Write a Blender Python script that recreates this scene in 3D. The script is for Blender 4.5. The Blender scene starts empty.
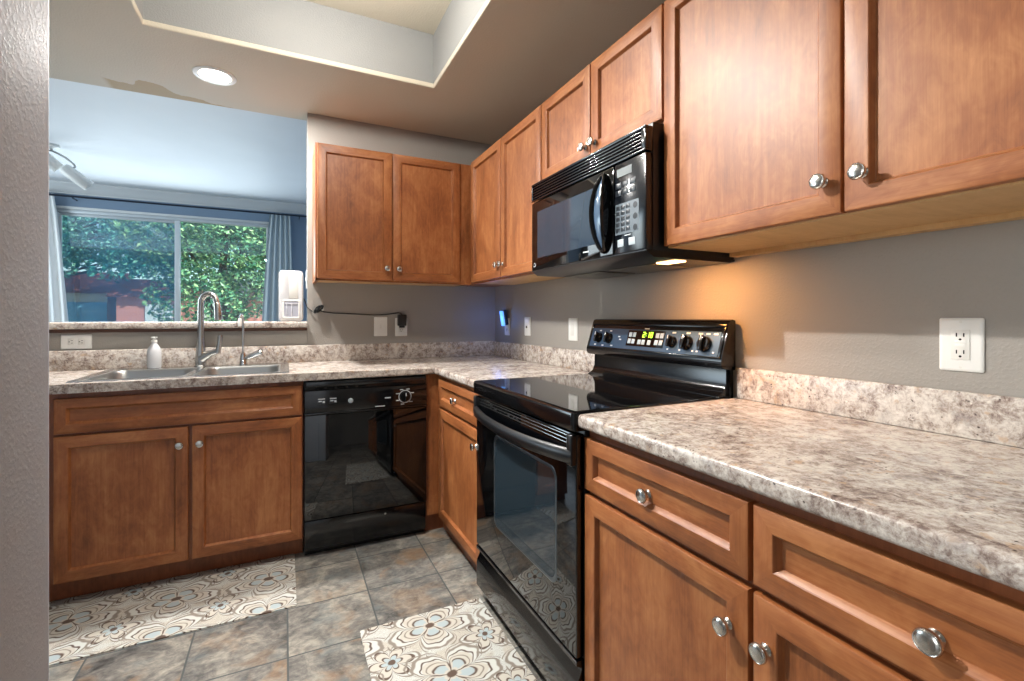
import bpy, bmesh, math, random
from mathutils import Vector, Matrix
PI = math.pi
random.seed(7)
sc = bpy.context.scene
COL = sc.collection

# ------------------------------------------------------------------ camera, world, sun, big lights, exposure
cam_d = bpy.data.cameras.new('camera')
cam = bpy.data.objects.new('camera', cam_d)
COL.objects.link(cam)
cam.location = (-1.3746, -3.1331, 1.1797)
cam.rotation_euler = (PI / 2, 0, -0.4492)
cam_d.sensor_fit = 'HORIZONTAL'
cam_d.sensor_width = 36.0
cam_d.lens = 16.567
cam_d.shift_y = -0.0217
cam_d.clip_start = 0.02
cam_d.clip_end = 300
sc.camera = cam

sc.view_settings.view_transform = 'Standard'
sc.view_settings.look = 'None'
sc.view_settings.gamma = 1.0
sc.view_settings.use_curve_mapping = False
sc.view_settings.exposure = 0.18

world = bpy.data.worlds.new('world')
sc.world = world
world.use_nodes = True
wn = world.node_tree.nodes
sky = wn.new('ShaderNodeTexSky')
sky.sky_type = 'NISHITA'
sky.sun_disc = False
sky.sun_elevation = math.radians(40)
sky.sun_rotation = math.radians(100)
wn['Background'].inputs[1].default_value = 0.35
world.node_tree.links.new(sky.outputs[0], wn['Background'].inputs[0])


def light(name, kind, loc, power, color, size=0.1, rot=(0, 0, 0), size_y=None, spread=None, spot=None, blend=0.5):
    d = bpy.data.lights.new(name, kind)
    d.energy = power
    d.color = color
    if kind == 'AREA':
        d.shape = 'RECTANGLE' if size_y else 'DISK'
        d.size = size
        if size_y:
            d.size_y = size_y
        if spread:
            d.spread = spread
    elif kind in ('POINT', 'SPOT'):
        d.shadow_soft_size = size
        if spot:
            d.spot_size = spot
            d.spot_blend = blend
    o = bpy.data.objects.new(name, d)
    COL.objects.link(o)
    o.location = loc
    o.rotation_euler = rot
    return o


sun = light('sun', 'SUN', (0, 0, 20), 9.0, (1.0, 0.93, 0.82))
sun.data.angle = 0.01
sun.rotation_euler = Vector((0.45, -0.55, 0.70)).to_track_quat('Z', 'Y').to_euler()
# daylight through the living room window, plus unseen area fills added at the left
light('dining_side_fill', 'AREA', (-5.40, -4.3, 1.4), 60, (0.96, 0.98, 1.0), 2.0, (0, -PI / 2, 0), 1.9)  # unseen fill light added behind the camera for soft overall brightness
light('daylight_living_window', 'AREA', (-2.6, 3.7, 1.5), 45, (0.76, 0.90, 1.0), 2.0, (-PI / 2, 0, 0), 1.6)
light('living_side_fill', 'AREA', (-5.40, 2.0, 1.5), 66, (0.76, 0.90, 1.0), 1.8, (0, -PI / 2, 0), 2.2)  # added fill from the unseen side, brightens curtains and living room ceiling
# lamps of the kitchen: spotlights in the ceiling tray, the recessed can; last an added fill
light('tray_lamp', 'SPOT', (-1.62, -1.47, 2.44), 175, (1.0, 0.97, 0.92), 0.02, Vector((-1.0, 0.8, 2.1)).to_track_quat('Z', 'Y').to_euler(), spot=math.radians(112), blend=0.9)
light('tray_lamp_second', 'POINT', (-1.24, -1.33, 2.50), 33, (1.0, 0.97, 0.92), 0.05)
light('can_lamp', 'AREA', (-1.70, -0.27, 2.415), 48, (1.0, 0.97, 0.93), 0.11, (0, 0, 0))
light('overhead_fill', 'AREA', (-1.0, -4.1, 2.415), 4, (0.97, 0.98, 1.0), 0.16, (0, 0, 0))  # overhead fill added behind the camera, without any fixture


# ------------------------------------------------------------------ node helper: small expressions that become Math nodes
class X:
    def __init__(self, nt, s):
        self.nt, self.s = nt, s

    def op(self, kind, *others, clamp=False):
        n = self.nt.nodes.new('ShaderNodeMath')
        n.operation = kind
        n.use_clamp = clamp
        for i, v in enumerate((self,) + others):
            if isinstance(v, X):
                self.nt.links.new(v.s, n.inputs[i])
            else:
                n.inputs[i].default_value = v
        return X(self.nt, n.outputs[0])

    def __add__(self, o): return self.op('ADD', o)
    __radd__ = __add__
    def __sub__(self, o): return self.op('SUBTRACT', o)
    def __mul__(self, o): return self.op('MULTIPLY', o)
    __rmul__ = __mul__
    def __truediv__(self, o): return self.op('DIVIDE', o)
    def __rsub__(self, o): return (self * -1.0) + o
    def floor(self): return self.op('FLOOR')
    def fract(self): return self.op('FRACT')
    def abs(self): return self.op('ABSOLUTE')
    def sin(self): return self.op('SINE')
    def cos(self): return self.op('COSINE')
    def sqrt(self): return self.op('SQRT')
    def pow(self, e): return self.op('POWER', e)
    def atan2(self, o): return self.op('ARCTAN2', o)
    def lt(self, o): return self.op('LESS_THAN', o)
    def gt(self, o): return self.op('GREATER_THAN', o)
    def min(self, o): return self.op('MINIMUM', o)
    def max(self, o): return self.op('MAXIMUM', o)

    def step(self, a, b):
        """smooth 0..1 between a and b"""
        n = self.nt.nodes.new('ShaderNodeMapRange')
        n.interpolation_type = 'SMOOTHSTEP'
        n.inputs['From Min'].default_value = a
        n.inputs['From Max'].default_value = b
        self.nt.links.new(self.s, n.inputs['Value'])
        return X(self.nt, n.outputs[0])

    def band(self, a, b, soft):
        return self.step(a - soft, a + soft) * (1.0 - self.step(b - soft, b + soft))


class Mat:
    def __init__(self, name, color=(0.8, 0.8, 0.8), rough=0.5, metal=0.0, spec=0.5, coat=0.0, coat_rough=0.1):
        self.m = bpy.data.materials.new(name)
        self.m.use_nodes = True
        self.nt = self.m.node_tree
        self.b = self.nt.nodes['Principled BSDF']
        self.set('Base Color', (*color, 1))
        self.set('Roughness', rough)
        self.set('Metallic', metal)
        self.set('Specular IOR Level', spec)
        if coat:
            self.set('Coat Weight', coat)
            self.set('Coat Roughness', coat_rough)

    def set(self, k, v):
        if isinstance(v, X):
            self.nt.links.new(v.s, self.b.inputs[k])
        else:
            self.b.inputs[k].default_value = v

    def coords(self, kind='Object'):
        n = self.nt.nodes.new('ShaderNodeTexCoord')
        return X(self.nt, n.outputs[kind])

    def mapping(self, vec, scale=(1, 1, 1), loc=(0, 0, 0), rot=(0, 0, 0)):
        n = self.nt.nodes.new('ShaderNodeMapping')
        self.nt.links.new(vec.s, n.inputs[0])
        n.inputs['Location'].default_value = loc
        n.inputs['Rotation'].default_value = rot
        n.inputs['Scale'].default_value = scale
        return X(self.nt, n.outputs[0])

    def vmath(self, kind, a, b):
        n = self.nt.nodes.new('ShaderNodeVectorMath')
        n.operation = kind
        self.nt.links.new(a.s, n.inputs[0])
        if isinstance(b, X):
            self.nt.links.new(b.s, n.inputs[1])
        else:
            n.inputs[1].default_value = b
        return X(self.nt, n.outputs[0])

    def sep(self, vec):
        n = self.nt.nodes.new('ShaderNodeSeparateXYZ')
        self.nt.links.new(vec.s, n.inputs[0])
        return [X(self.nt, n.outputs[i]) for i in range(3)]

    def comb(self, x, y, z=0.0):
        n = self.nt.nodes.new('ShaderNodeCombineXYZ')
        for i, v in enumerate((x, y, z)):
            if isinstance(v, X):
                self.nt.links.new(v.s, n.inputs[i])
            else:
                n.inputs[i].default_value = v
        return X(self.nt, n.outputs[0])

    def noise(self, vec, scale, detail=3.0, rough=0.55, dist=0.0, color=False):
        n = self.nt.nodes.new('ShaderNodeTexNoise')
        self.nt.links.new(vec.s, n.inputs['Vector'])
        n.inputs['Scale'].default_value = scale
        n.inputs['Detail'].default_value = detail
        n.inputs['Roughness'].default_value = rough
        n.inputs['Distortion'].default_value = dist
        return X(self.nt, n.outputs['Color' if color else 'Fac'])

    def voronoi(self, vec, scale, out='Distance', feature='F1', rand=1.0):
        n = self.nt.nodes.new('ShaderNodeTexVoronoi')
        n.feature = feature
        self.nt.links.new(vec.s, n.inputs['Vector'])
        n.inputs['Scale'].default_value = scale
        n.inputs['Randomness'].default_value = rand
        return X(self.nt, n.outputs[out])

    def white(self, vec):
        n = self.nt.nodes.new('ShaderNodeTexWhiteNoise')
        self.nt.links.new(vec.s, n.inputs['Vector'])
        return X(self.nt, n.outputs['Value'])

    def ramp(self, fac, stops, interp='LINEAR'):
        n = self.nt.nodes.new('ShaderNodeValToRGB')
        cr = n.color_ramp
        cr.interpolation = interp
        while len(cr.elements) < len(stops):
            cr.elements.new(0.5)
        for e, (p, c) in zip(cr.elements, stops):
            e.position = p
            e.color = (*c, 1)
        self.nt.links.new(fac.s, n.inputs[0])
        return X(self.nt, n.outputs[0])

    def mix(self, fac, a, b, blend='MIX'):
        n = self.nt.nodes.new('ShaderNodeMix')
        n.data_type = 'RGBA'
        n.blend_type = blend
        for sock, v in ((n.inputs[0], fac), (n.inputs[6], a), (n.inputs[7], b)):
            if isinstance(v, X):
                self.nt.links.new(v.s, sock)
            elif isinstance(v, tuple):
                sock.default_value = (*v, 1)
            else:
                sock.default_value = v
        return X(self.nt, n.outputs[2])

    def bump(self, h, strength=0.3, dist=0.002):
        n = self.nt.nodes.new('ShaderNodeBump')
        n.inputs['Strength'].default_value = strength
        n.inputs['Distance'].default_value = dist
        self.nt.links.new(h.s, n.inputs['Height'])
        self.nt.links.new(n.outputs[0], self.b.inputs['Normal'])

    def emit(self, color, strength):
        self.set('Emission Color', (*color, 1))
        self.set('Emission Strength', strength)


def S(r, g, b):
    """sRGB 0..255 to linear"""
    f = lambda c: (c / 255) / 12.92 if c / 255 <= 0.04045 else ((c / 255 + 0.055) / 1.055) ** 2.4
    return (f(r), f(g), f(b))


M = {}


def mat_wood(name, dark, mid, light_, rough=0.32):
    w = Mat(name, rough=rough, spec=0.45, coat=0.08, coat_rough=0.35)
    uv = w.coords('UV')
    oi = w.nt.nodes.new('ShaderNodeObjectInfo')
    off = w.comb(X(w.nt, oi.outputs['Random']) * 37.0, X(w.nt, oi.outputs['Random']) * 91.0)
    v = w.vmath('ADD', uv, off)
    grain = w.noise(w.mapping(v, (70, 3.0, 1)), 1.0, 4, 0.6, 0.6)
    fine = w.noise(w.mapping(v, (420, 14.0, 1)), 1.0, 2, 0.6)
    blot = w.noise(w.mapping(v, (5.5, 2.6, 1)), 1.0, 4, 0.62, 1.2)
    fleck = w.noise(w.mapping(v, (26, 13, 1)), 1.0, 3, 0.6, 2.0)
    f = blot * 0.5 + grain * 0.24 + fleck * 0.2 + fine * 0.12
    w.set('Base Color', w.ramp(f, [(0.34, dark), (0.52, mid), (0.72, light_)]))
    w.bump(fine, 0.05, 0.0006)
    return w.m


M['wood'] = mat_wood('maple_stain', S(103, 56, 28), S(150, 89, 48), S(186, 126, 77), 0.45)
M['wood_body'] = mat_wood('maple_stain_frame', S(96, 50, 26), S(124, 68, 38), S(150, 88, 52))
M['wood_pale'] = mat_wood('pale_maple_underside', S(176, 134, 84), S(198, 158, 104), S(212, 176, 124), 0.5)

w = Mat('toe_kick_dark', S(44, 28, 20), 0.6)
M['toe'] = w.m


def mat_paint(name, color, bump=0.5, rough=0.55, scale=150, spec=0.4):
    w = Mat(name, color, rough, spec=spec)
    c = w.coords('Object')
    n1 = w.noise(c, scale, 2, 0.5)
    n2 = w.noise(c, 2.2, 3, 0.5)
    w.set('Base Color', w.mix(n2, tuple(x * 0.95 for x in color), tuple(min(1, x * 1.05) for x in color)))
    w.bump(n1.step(0.42, 0.72), bump, 0.0022)
    return w.m


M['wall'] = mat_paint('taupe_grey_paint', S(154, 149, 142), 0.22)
M['wall_left'] = mat_paint('taupe_grey_paint_lightened', S(186, 193, 203), 0.09, 0.55, 330)  # near copy of the wall paint, lightened and cooled against warm bounced light
M['wall_living'] = mat_paint('slate_blue_paint', S(128, 148, 170), 0.2)
M['ceiling_living'] = mat_paint('white_ceiling_paint', S(222, 224, 226), 0.2)
M['tray'] = mat_paint('tray_grey_paint', S(140, 140, 138), 0.3)

w = Mat('kitchen_ceiling_paint', S(196, 186, 168), 0.6)
c = w.coords('Object')
xyz = w.sep(c)
edge = w.noise(c, 9, 5, 0.6)
line = (xyz[0] + 2.24) * 0.22 + xyz[0].band(-2.09, -1.95, 0.03) * -0.085 + edge * 0.10 - 0.05
patch = (xyz[1] - line).step(-0.004, 0.004) * xyz[0].band(-2.225, -1.64, 0.02)
n2 = w.noise(c, 1.6, 3, 0.5)
basec = w.mix(n2, S(190, 180, 161), S(204, 195, 177))
w.set('Base Color', w.mix(patch, basec, S(172, 148, 108)))
w.bump(w.noise(c, 120, 2, 0.5).step(0.42, 0.72), 0.25, 0.002)
M['ceiling'] = w.m


def mat_laminate():
    w = Mat('stone_look_laminate', rough=0.27, spec=0.5)
    c = w.coords('Object')
    wob = w.noise(c, 26, 3, 0.6, color=True)
    v = w.vmath('ADD', c, w.vmath('MULTIPLY', wob, (0.02, 0.02, 0.02)))
    big = w.noise(v, 11, 6, 0.68, 0.6)
    med = w.noise(v, 38, 5, 0.7, 0.4)
    fine = w.noise(v, 120, 4, 0.75)
    f = big * 0.34 + med * 0.42 + fine * 0.3
    col = w.ramp(f, [(0.37, S(78, 64, 62)), (0.45, S(128, 112, 104)), (0.51, S(170, 158, 149)), (0.575, S(202, 194, 185)), (0.68, S(224, 218, 210))])
    tan = w.noise(v, 30, 4, 0.65).step(0.58, 0.70)
    col = w.mix(tan * 0.55, col, S(176, 138, 98))
    grey = w.noise(w.mapping(v, (1, 1, 1), (7, 3, 1)), 17, 4, 0.65).step(0.55, 0.72)
    col = w.mix(grey * 0.45, col, S(140, 134, 134))
    dk = w.voronoi(v, 85, 'Distance')
    spot = (1.0 - dk.step(0.10, 0.26)) * w.noise(v, 14, 3, 0.6).step(0.47, 0.60)
    col = w.mix(spot * 0.9, col, S(58, 45, 44))
    wt = w.voronoi(w.mapping(v, (1, 1, 1), (3, 5, 2)), 60, 'Distance')
    spot2 = (1.0 - wt.step(0.08, 0.22)) * w.noise(w.mapping(v, (1, 1, 1), (3, 5, 2)), 20, 3, 0.6).step(0.5, 0.62)
    col = w.mix(spot2 * 0.7, col, S(236, 230, 218))
    w.set('Base Color', col)
    return w.m


M['laminate'] = mat_laminate()


def mat_tiles():
    w = Mat('slate_look_tile', rough=0.4, spec=0.5)
    c = w.coords('Object')
    x, y, z = w.sep(c)
    jx = w.noise(c, 14, 3, 0.5)
    px = (x + 0.735 + 31.5) / 0.315
    py = (y + 0.72 + 30.0) / 0.300
    fx, fy = px.fract(), py.fract()
    ex = (fx - 0.5).abs() * -1.0 + 0.5
    ey = (fy - 0.5).abs() * -1.0 + 0.5
    e = (ex * 0.315).min(ey * 0.300) + (jx - 0.5) * 0.0012
    grout = 1.0 - e.step(0.0022, 0.0040)
    tid = w.comb(px.floor(), py.floor(), 0.0)
    r1 = w.white(tid)
    r2 = w.white(w.vmath('ADD', tid, (13.7, 4.1, 0)))
    off = w.vmath('MULTIPLY', tid, (3.17, 5.71, 1.3))
    v = w.vmath('ADD', c, off)
    cl = w.noise(v, 6.5, 7, 0.68, 0.8)
    st = w.noise(w.mapping(v, (1, 1.8, 1), rot=(0, 0, 0.6)), 24, 6, 0.72, 0.6)
    f = cl * 0.55 + st * 0.40 + (r1 - 0.5) * 0.10 + 0.03
    col = w.ramp(f, [(0.36, S(56, 56, 55)), (0.44, S(90, 89, 87)), (0.52, S(126, 123, 117)), (0.60, S(160, 155, 144)), (0.70, S(190, 184, 172))])
    rust = w.noise(w.mapping(v, (1, 1, 1), (9, 2, 0)), 5.5, 5, 0.65, 0.6).step(0.50, 0.68) * (r2 * 0.5 + 0.30)
    col = w.mix(rust * 0.85, col, S(158, 122, 86))
    sl = w.noise(w.mapping(v, (1, 1, 1), (2, 9, 4)), 8, 4, 0.6).step(0.52, 0.70)
    col = w.mix(sl * 0.45, col, S(112, 124, 126))
    col = w.mix(grout, col, S(84, 88, 88))
    w.set('Base Color', col)
    rg = w.noise(v, 30, 4, 0.6)
    w.set('Roughness', rg * 0.3 + 0.24 + grout * 0.4)
    w.bump(st * 0.5 - grout * 1.2, 0.4, 0.003)
    return w.m


M['tile'] = mat_tiles()


def mat_rug(name, ox, oy):
    w = Mat(name, rough=0.7, spec=0.25)
    c = w.coords('Object')
    wob = w.noise(c, 16, 2, 0.5, color=True)
    v = w.vmath('ADD', c, w.vmath('MULTIPLY', w.vmath('SUBTRACT', wob, (0.5, 0.5, 0.5)), (0.022, 0.022, 0)))
    x, y, z = w.sep(v)
    LX, LY = 0.345, 0.27
    cream, pale, blue, brown, taupe = S(200, 195, 184), S(206, 208, 203), S(174, 188, 192), S(96, 80, 70), S(140, 131, 121)

    def cell(dx, dy):
        u = (((x - ox - dx) / LX + 0.5 + 20.0).fract() - 0.5) * LX
        q = (((y - oy - dy) / LY + 0.5 + 20.0).fract() - 0.5) * LY
        return u, q
    # swirling ground of the mat
    g = w.noise(v, 15, 2, 0.5, 1.2)
    rings = ((g * 150.0).sin()).abs()
    line = 1.0 - rings.step(0.12, 0.42)
    col = w.mix(w.noise(v, 11, 1, 0.5).step(0.45, 0.55), cream, pale)
    col = w.mix(line * 0.9, col, taupe)
    # small six-petal flowers
    u, q = cell(LX / 2, LY / 2)
    r = (u * u + q * q).sqrt()
    th = q.atan2(u)
    pet = ((th * 3.0).cos()).abs()
    R = pet.pow(0.7) * 0.052 + 0.026
    t = r / R
    col = w.mix(1.0 - t.step(1.18, 1.24), col, pale)
    col = w.mix(t.band(1.18, 1.30, 0.03), col, taupe)
    col = w.mix(1.0 - t.step(0.96, 1.0), col, cream)
    col = w.mix(t.band(0.90, 1.04, 0.03), col, brown)
    col = w.mix(t.band(0.42, 0.52, 0.03), col, brown)
    col = w.mix(1.0 - t.step(0.38, 0.44), col, blue)
    col = w.mix(1.0 - r.step(0.010, 0.014), col, brown)
    # large five-petal flowers
    u, q = cell(0.0, 0.0)
    u = u * 0.80
    r = (u * u + q * q).sqrt()
    th = q.atan2(u) + 0.3
    pet = ((th * 2.5).cos()).abs()
    R = pet.pow(0.55) * 0.055 + 0.042
    t = r / R
    sc_ = ((th * 17.0).sin()) * 0.035
    t2 = t + sc_
    col = w.mix(1.0 - t2.step(1.30, 1.34), col, pale)
    col = w.mix(t2.band(1.28, 1.40, 0.03), col, taupe)
    col = w.mix(t2.band(1.03, 1.10, 0.02), col, brown)
    col = w.mix(1.0 - t.step(0.98, 1.02), col, cream)
    col = w.mix(t.band(0.82, 0.87, 0.02), col, taupe)
    col = w.mix(t2.band(1.52, 1.58, 0.02), col, taupe)
    col = w.mix(t.band(0.26, 0.62, 0.04) * pet.step(0.45, 0.62), col, blue)
    col = w.mix(t.band(0.60, 0.68, 0.03) * pet.step(0.35, 0.5), col, brown)
    col = w.mix((1.0 - pet.step(0.10, 0.26)) * (1.0 - t.step(0.9, 1.0)), col, brown)
    col = w.mix(1.0 - r.step(0.012, 0.018), col, brown)
    w.set('Base Color', col)
    w.bump(w.noise(c, 300, 2, 0.5), 0.15, 0.001)
    return w.m


M['rug'] = mat_rug('printed_floral_mat', -0.875, -1.375)
M['rug_sink'] = mat_rug('printed_floral_mat_sink', -1.785, -0.745)

M['black'] = Mat('black_enamel', S(10, 10, 12), 0.14, spec=0.6).m
M['black_glass'] = Mat('black_glass', S(5, 6, 8), 0.035, spec=0.75).m
M['black_satin'] = Mat('black_plastic', S(16, 17, 20), 0.32, spec=0.5).m
M['mw_black'] = Mat('black_plastic_blueish', S(12, 16, 22), 0.16, spec=0.7).m
M['panel'] = Mat('console_face', S(52, 72, 94), 0.2, spec=0.8).m  # blue of reflected living room daylight put into the face colour
M['key'] = Mat('grey_keys', S(168, 178, 184), 0.4).m
M['key_dark'] = Mat('dark_keys', S(30, 34, 40), 0.3).m
M['mark'] = Mat('pale_print', S(190, 196, 200), 0.5).m
M['slot'] = Mat('slot_dark', S(6, 6, 6), 0.8).m
M['steel'] = Mat('stainless_steel', S(190, 192, 192), 0.24, 1.0).m
M['steel_satin'] = Mat('satin_steel_bowl', S(170, 172, 172), 0.32, 1.0).m
M['nickel'] = Mat('brushed_nickel', S(188, 187, 184), 0.27, 1.0).m
M['knob'] = Mat('satin_nickel_knob', S(205, 202, 196), 0.22, 1.0).m
M['chrome'] = Mat('chrome', S(220, 222, 224), 0.06, 1.0).m
M['white'] = Mat('white_plastic', S(232, 232, 228), 0.3).m
M['white_soft'] = Mat('white_glossy_plastic', S(198, 198, 200), 0.2).m
M['ivory'] = Mat('outlet_face', S(224, 223, 217), 0.35).m
M['trim'] = Mat('white_trim_paint', S(214, 216, 216), 0.4).m
M['alu'] = Mat('window_aluminium', S(196, 202, 206), 0.35, 0.3).m
M['rod'] = Mat('dark_bronze_rod', S(40, 48, 60), 0.4, 0.6).m
M['grease'] = Mat('mesh_filter', S(120, 118, 112), 0.45, 0.7).m
M['ledge_trim'] = Mat('stained_trim_strip', S(70, 40, 26), 0.5).m
w = Mat('grey_curtain_cloth', S(178, 190, 196), 0.85, spec=0.2)
w.bump(w.noise(w.mapping(w.coords('Object'), (300, 300, 60)), 1, 2), 0.2, 0.001)
M['curtain'] = w.m
w = Mat('white_curtain_cloth', S(226, 228, 228), 0.85, spec=0.2)
w.set('Transmission Weight', 0.0)
M['curtain_white'] = w.m
w = Mat('window_glass', (1, 1, 1), 0.0)
nt = w.nt
gl = nt.nodes.new('ShaderNodeBsdfGlossy')
gl.inputs['Roughness'].default_value = 0.0
gl.inputs['Color'].default_value = (0.85, 0.93, 1.0, 1)
tr = nt.nodes.new('ShaderNodeBsdfTransparent')
tr.inputs['Color'].default_value = (0.86, 0.95, 0.97, 1)
mx = nt.nodes.new('ShaderNodeMixShader')
mx.inputs[0].default_value = 0.09
nt.links.new(tr.outputs[0], mx.inputs[1])
nt.links.new(gl.outputs[0], mx.inputs[2])
nt.links.new(mx.outputs[0], nt.nodes['Material Output'].inputs[0])
M['glass'] = w.m
w = Mat('clear_plastic', S(150, 152, 160), 0.15)
w.set('Alpha', 0.55)
M['clear'] = w.m
w = Mat('lamp_lens', S(255, 250, 240), 0.5)
w.emit((1.0, 0.96, 0.90), 9.0)
M['lens'] = w.m
w = Mat('cooktop_lamp_lens', S(255, 220, 170), 0.5)
w.emit((1.0, 0.62, 0.26), 7.0)
M['lens_warm'] = w.m
w = Mat('night_light_face', S(120, 170, 230), 0.4)
w.emit((0.14, 0.42, 1.0), 1.1)
M['night'] = w.m
w = Mat('clock_digits', S(180, 255, 60), 0.4)
w.emit((0.55, 1.0, 0.05), 2.2)
M['digit'] = w.m
w = Mat('display_grey', S(74, 82, 84), 0.4)
M['lcd'] = w.m
M['lcd2'] = Mat('keypad_backing', S(92, 102, 110), 0.35).m

def mat_cooktop():
    w = Mat('ceramic_cooktop', rough=0.05, spec=0.9)
    c = w.coords('Object')
    sp = w.white(w.vmath('MULTIPLY', w.voronoi(c, 700, 'Position'), (1, 1, 1)))
    x, y, z = w.sep(c)
    ring = None
    for cx, cy, rr in ((-0.50, -1.45, 0.105), (-0.50, -1.85, 0.09), (-0.21, -1.45, 0.085), (-0.21, -1.85, 0.115)):
        r = ((x - cx) * (x - cx) + (y - cy) * (y - cy)).sqrt()
        b = r.band(rr - 0.003, rr, 0.0012).max(r.band(rr * 0.62, rr * 0.62 + 0.003, 0.0012))
        ring = b if ring is None else ring.max(b)
    col = w.mix(sp.gt(0.93), S(7, 8, 10), S(34, 36, 40))
    w.set('Base Color', w.mix(ring, col, S(78, 80, 84)))
    w.set('Roughness', ring * 0.2 + 0.05)
    return w.m


M['cooktop'] = mat_cooktop()


# ------------------------------------------------------------------ mesh builder
class MB:
    def __init__(self, T=None):
        self.v, self.f, self.rot, self.mi = [], [], [], []
        self.T = T or Matrix.Identity(4)

    def add(self, verts, faces, rot=False, mi=0):
        o = len(self.v)
        self.v += [self.T @ Vector(p) for p in verts]
        for i, f in enumerate(faces):
            self.f.append([o + k for k in f])
            self.rot.append(rot[i] if isinstance(rot, list) else rot)
            self.mi.append(mi)
        return self

    def box(self, x0, x1, y0, y1, z0, z1, bev=0.0, seg=2, rot=False, mi=0):
        x0, x1 = min(x0, x1), max(x0, x1)
        y0, y1 = min(y0, y1), max(y0, y1)
        z0, z1 = min(z0, z1), max(z0, z1)
        bm = bmesh.new()
        bmesh.ops.create_cube(bm, size=1.0)
        for vv in bm.verts:
            vv.co = Vector(((x0 + x1) / 2 + vv.co.x * (x1 - x0), (y0 + y1) / 2 + vv.co.y * (y1 - y0), (z0 + z1) / 2 + vv.co.z * (z1 - z0)))
        if bev > 0:
            bmesh.ops.bevel(bm, geom=list(bm.edges), offset=min(bev, 0.49 * min(x1 - x0, y1 - y0, z1 - z0)), segments=seg, profile=0.5, affect='EDGES')
        return self.from_bm(bm, rot, mi)

    def from_bm(self, bm, rot=False, mi=0):
        bm.verts.index_update()
        self.add([tuple(vv.co) for vv in bm.verts], [[vv.index for vv in f.verts] for f in bm.faces], rot, mi)
        bm.free()
        return self

    def loops(self, loops, cap0=True, cap1=True, closed=True, rot=None, mi=0):
        """loft equal-length closed loops"""
        n = len(loops[0])
        vs, fs, rs = [], [], []
        for lp in loops:
            vs += [tuple(p) for p in lp]
        for i in range(len(loops) - 1):
            for k in range(n):
                a, b = i * n + k, i * n + (k + 1) % n
                fs.append([a, b, b + n, a + n])
                rs.append(rot(k) if rot else False)
        if cap0:
            fs.append(list(range(n))[::-1]); rs.append(False)
        if cap1:
            fs.append([(len(loops) - 1) * n + k for k in range(n)]); rs.append(False)
        return self.add(vs, fs, rs, mi)

    def lathe(self, prof, o=(0, 0, 0), axis=(0, 0, 1), n=24, mi=0):
        o = Vector(o); a = Vector(axis).normalized()
        t = Vector((1, 0, 0)) if abs(a.x) < 0.9 else Vector((0, 1, 0))
        e1 = a.cross(t).normalized(); e2 = a.cross(e1)
        lps = []
        for r, h in prof:
            r = max(r, 1e-5)
            lps.append([o + a * h + e1 * (r * math.cos(2 * PI * k / n)) + e2 * (r * math.sin(2 * PI * k / n)) for k in range(n)])
        return self.loops(lps, mi=mi)

    def tube(self, pts, rad, n=12, mi=0):
        P = [Vector(p) for p in pts]
        R = rad if isinstance(rad, (list, tuple)) else [rad] * len(P)
        lps = []
        e1 = None
        for i, p in enumerate(P):
            t = (P[min(i + 1, len(P) - 1)] - P[max(i - 1, 0)]).normalized()
            if e1 is None:
                h = Vector((0, 0, 1)) if abs(t.z) < 0.9 else Vector((1, 0, 0))
                e1 = t.cross(h).normalized()
            else:
                e1 = (e1 - t * e1.dot(t)).normalized()
            e2 = t.cross(e1)
            lps.append([p + e1 * (R[i] * math.cos(2 * PI * k / n)) + e2 * (R[i] * math.sin(2 * PI * k / n)) for k in range(n)])
        return self.loops(lps, mi=mi)

    def prism(self, poly, d0, d1, axis='x', mi=0, rot=False):
        """poly in the two remaining axes, extruded d0..d1 along axis"""
        def p(a, b, d):
            return {'x': (d, a, b), 'y': (a, d, b), 'z': (a, b, d)}[axis]
        n = len(poly)
        return self.add([p(a, b, d0) for a, b in poly] + [p(a, b, d1) for a, b in poly],
                        [list(range(n))[::-1], list(range(n, 2 * n))] + [[k, (k + 1) % n, (k + 1) % n + n, k + n] for k in range(n)], rot, mi)

    def grid(self, xs, ys, keep, z0, z1, bevel=None, bev=0.01, seg=4):
        bm = bmesh.new()
        vt = {}

        def V(i, j, z):
            k = (i, j, z)
            if k not in vt:
                vt[k] = bm.verts.new((xs[i], ys[j], z))
            return vt[k]
        on = lambda i, j: 0 <= i < len(xs) - 1 and 0 <= j < len(ys) - 1 and keep((xs[i] + xs[i + 1]) / 2, (ys[j] + ys[j + 1]) / 2)
        for i in range(len(xs) - 1):
            for j in range(len(ys) - 1):
                if not on(i, j):
                    continue
                bm.faces.new([V(i, j, z1), V(i + 1, j, z1), V(i + 1, j + 1, z1), V(i, j + 1, z1)])
                bm.faces.new([V(i, j + 1, z0), V(i + 1, j + 1, z0), V(i + 1, j, z0), V(i, j, z0)])
                for di, dj, a, b in ((0, -1, (i, j), (i + 1, j)), (1, 0, (i + 1, j), (i + 1, j + 1)), (0, 1, (i + 1, j + 1), (i, j + 1)), (-1, 0, (i, j + 1), (i, j))):
                    if not on(i + di, j + dj):
                        bm.faces.new([V(*a, z0), V(*b, z0), V(*b, z1), V(*a, z1)])
        if bevel:
            es = [e for e in bm.edges if bevel(e.verts[0].co, e.verts[1].co)]
            bmesh.ops.bevel(bm, geom=es, offset=bev, segments=seg, profile=0.5, affect='EDGES')
        return self.from_bm(bm)

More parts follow.
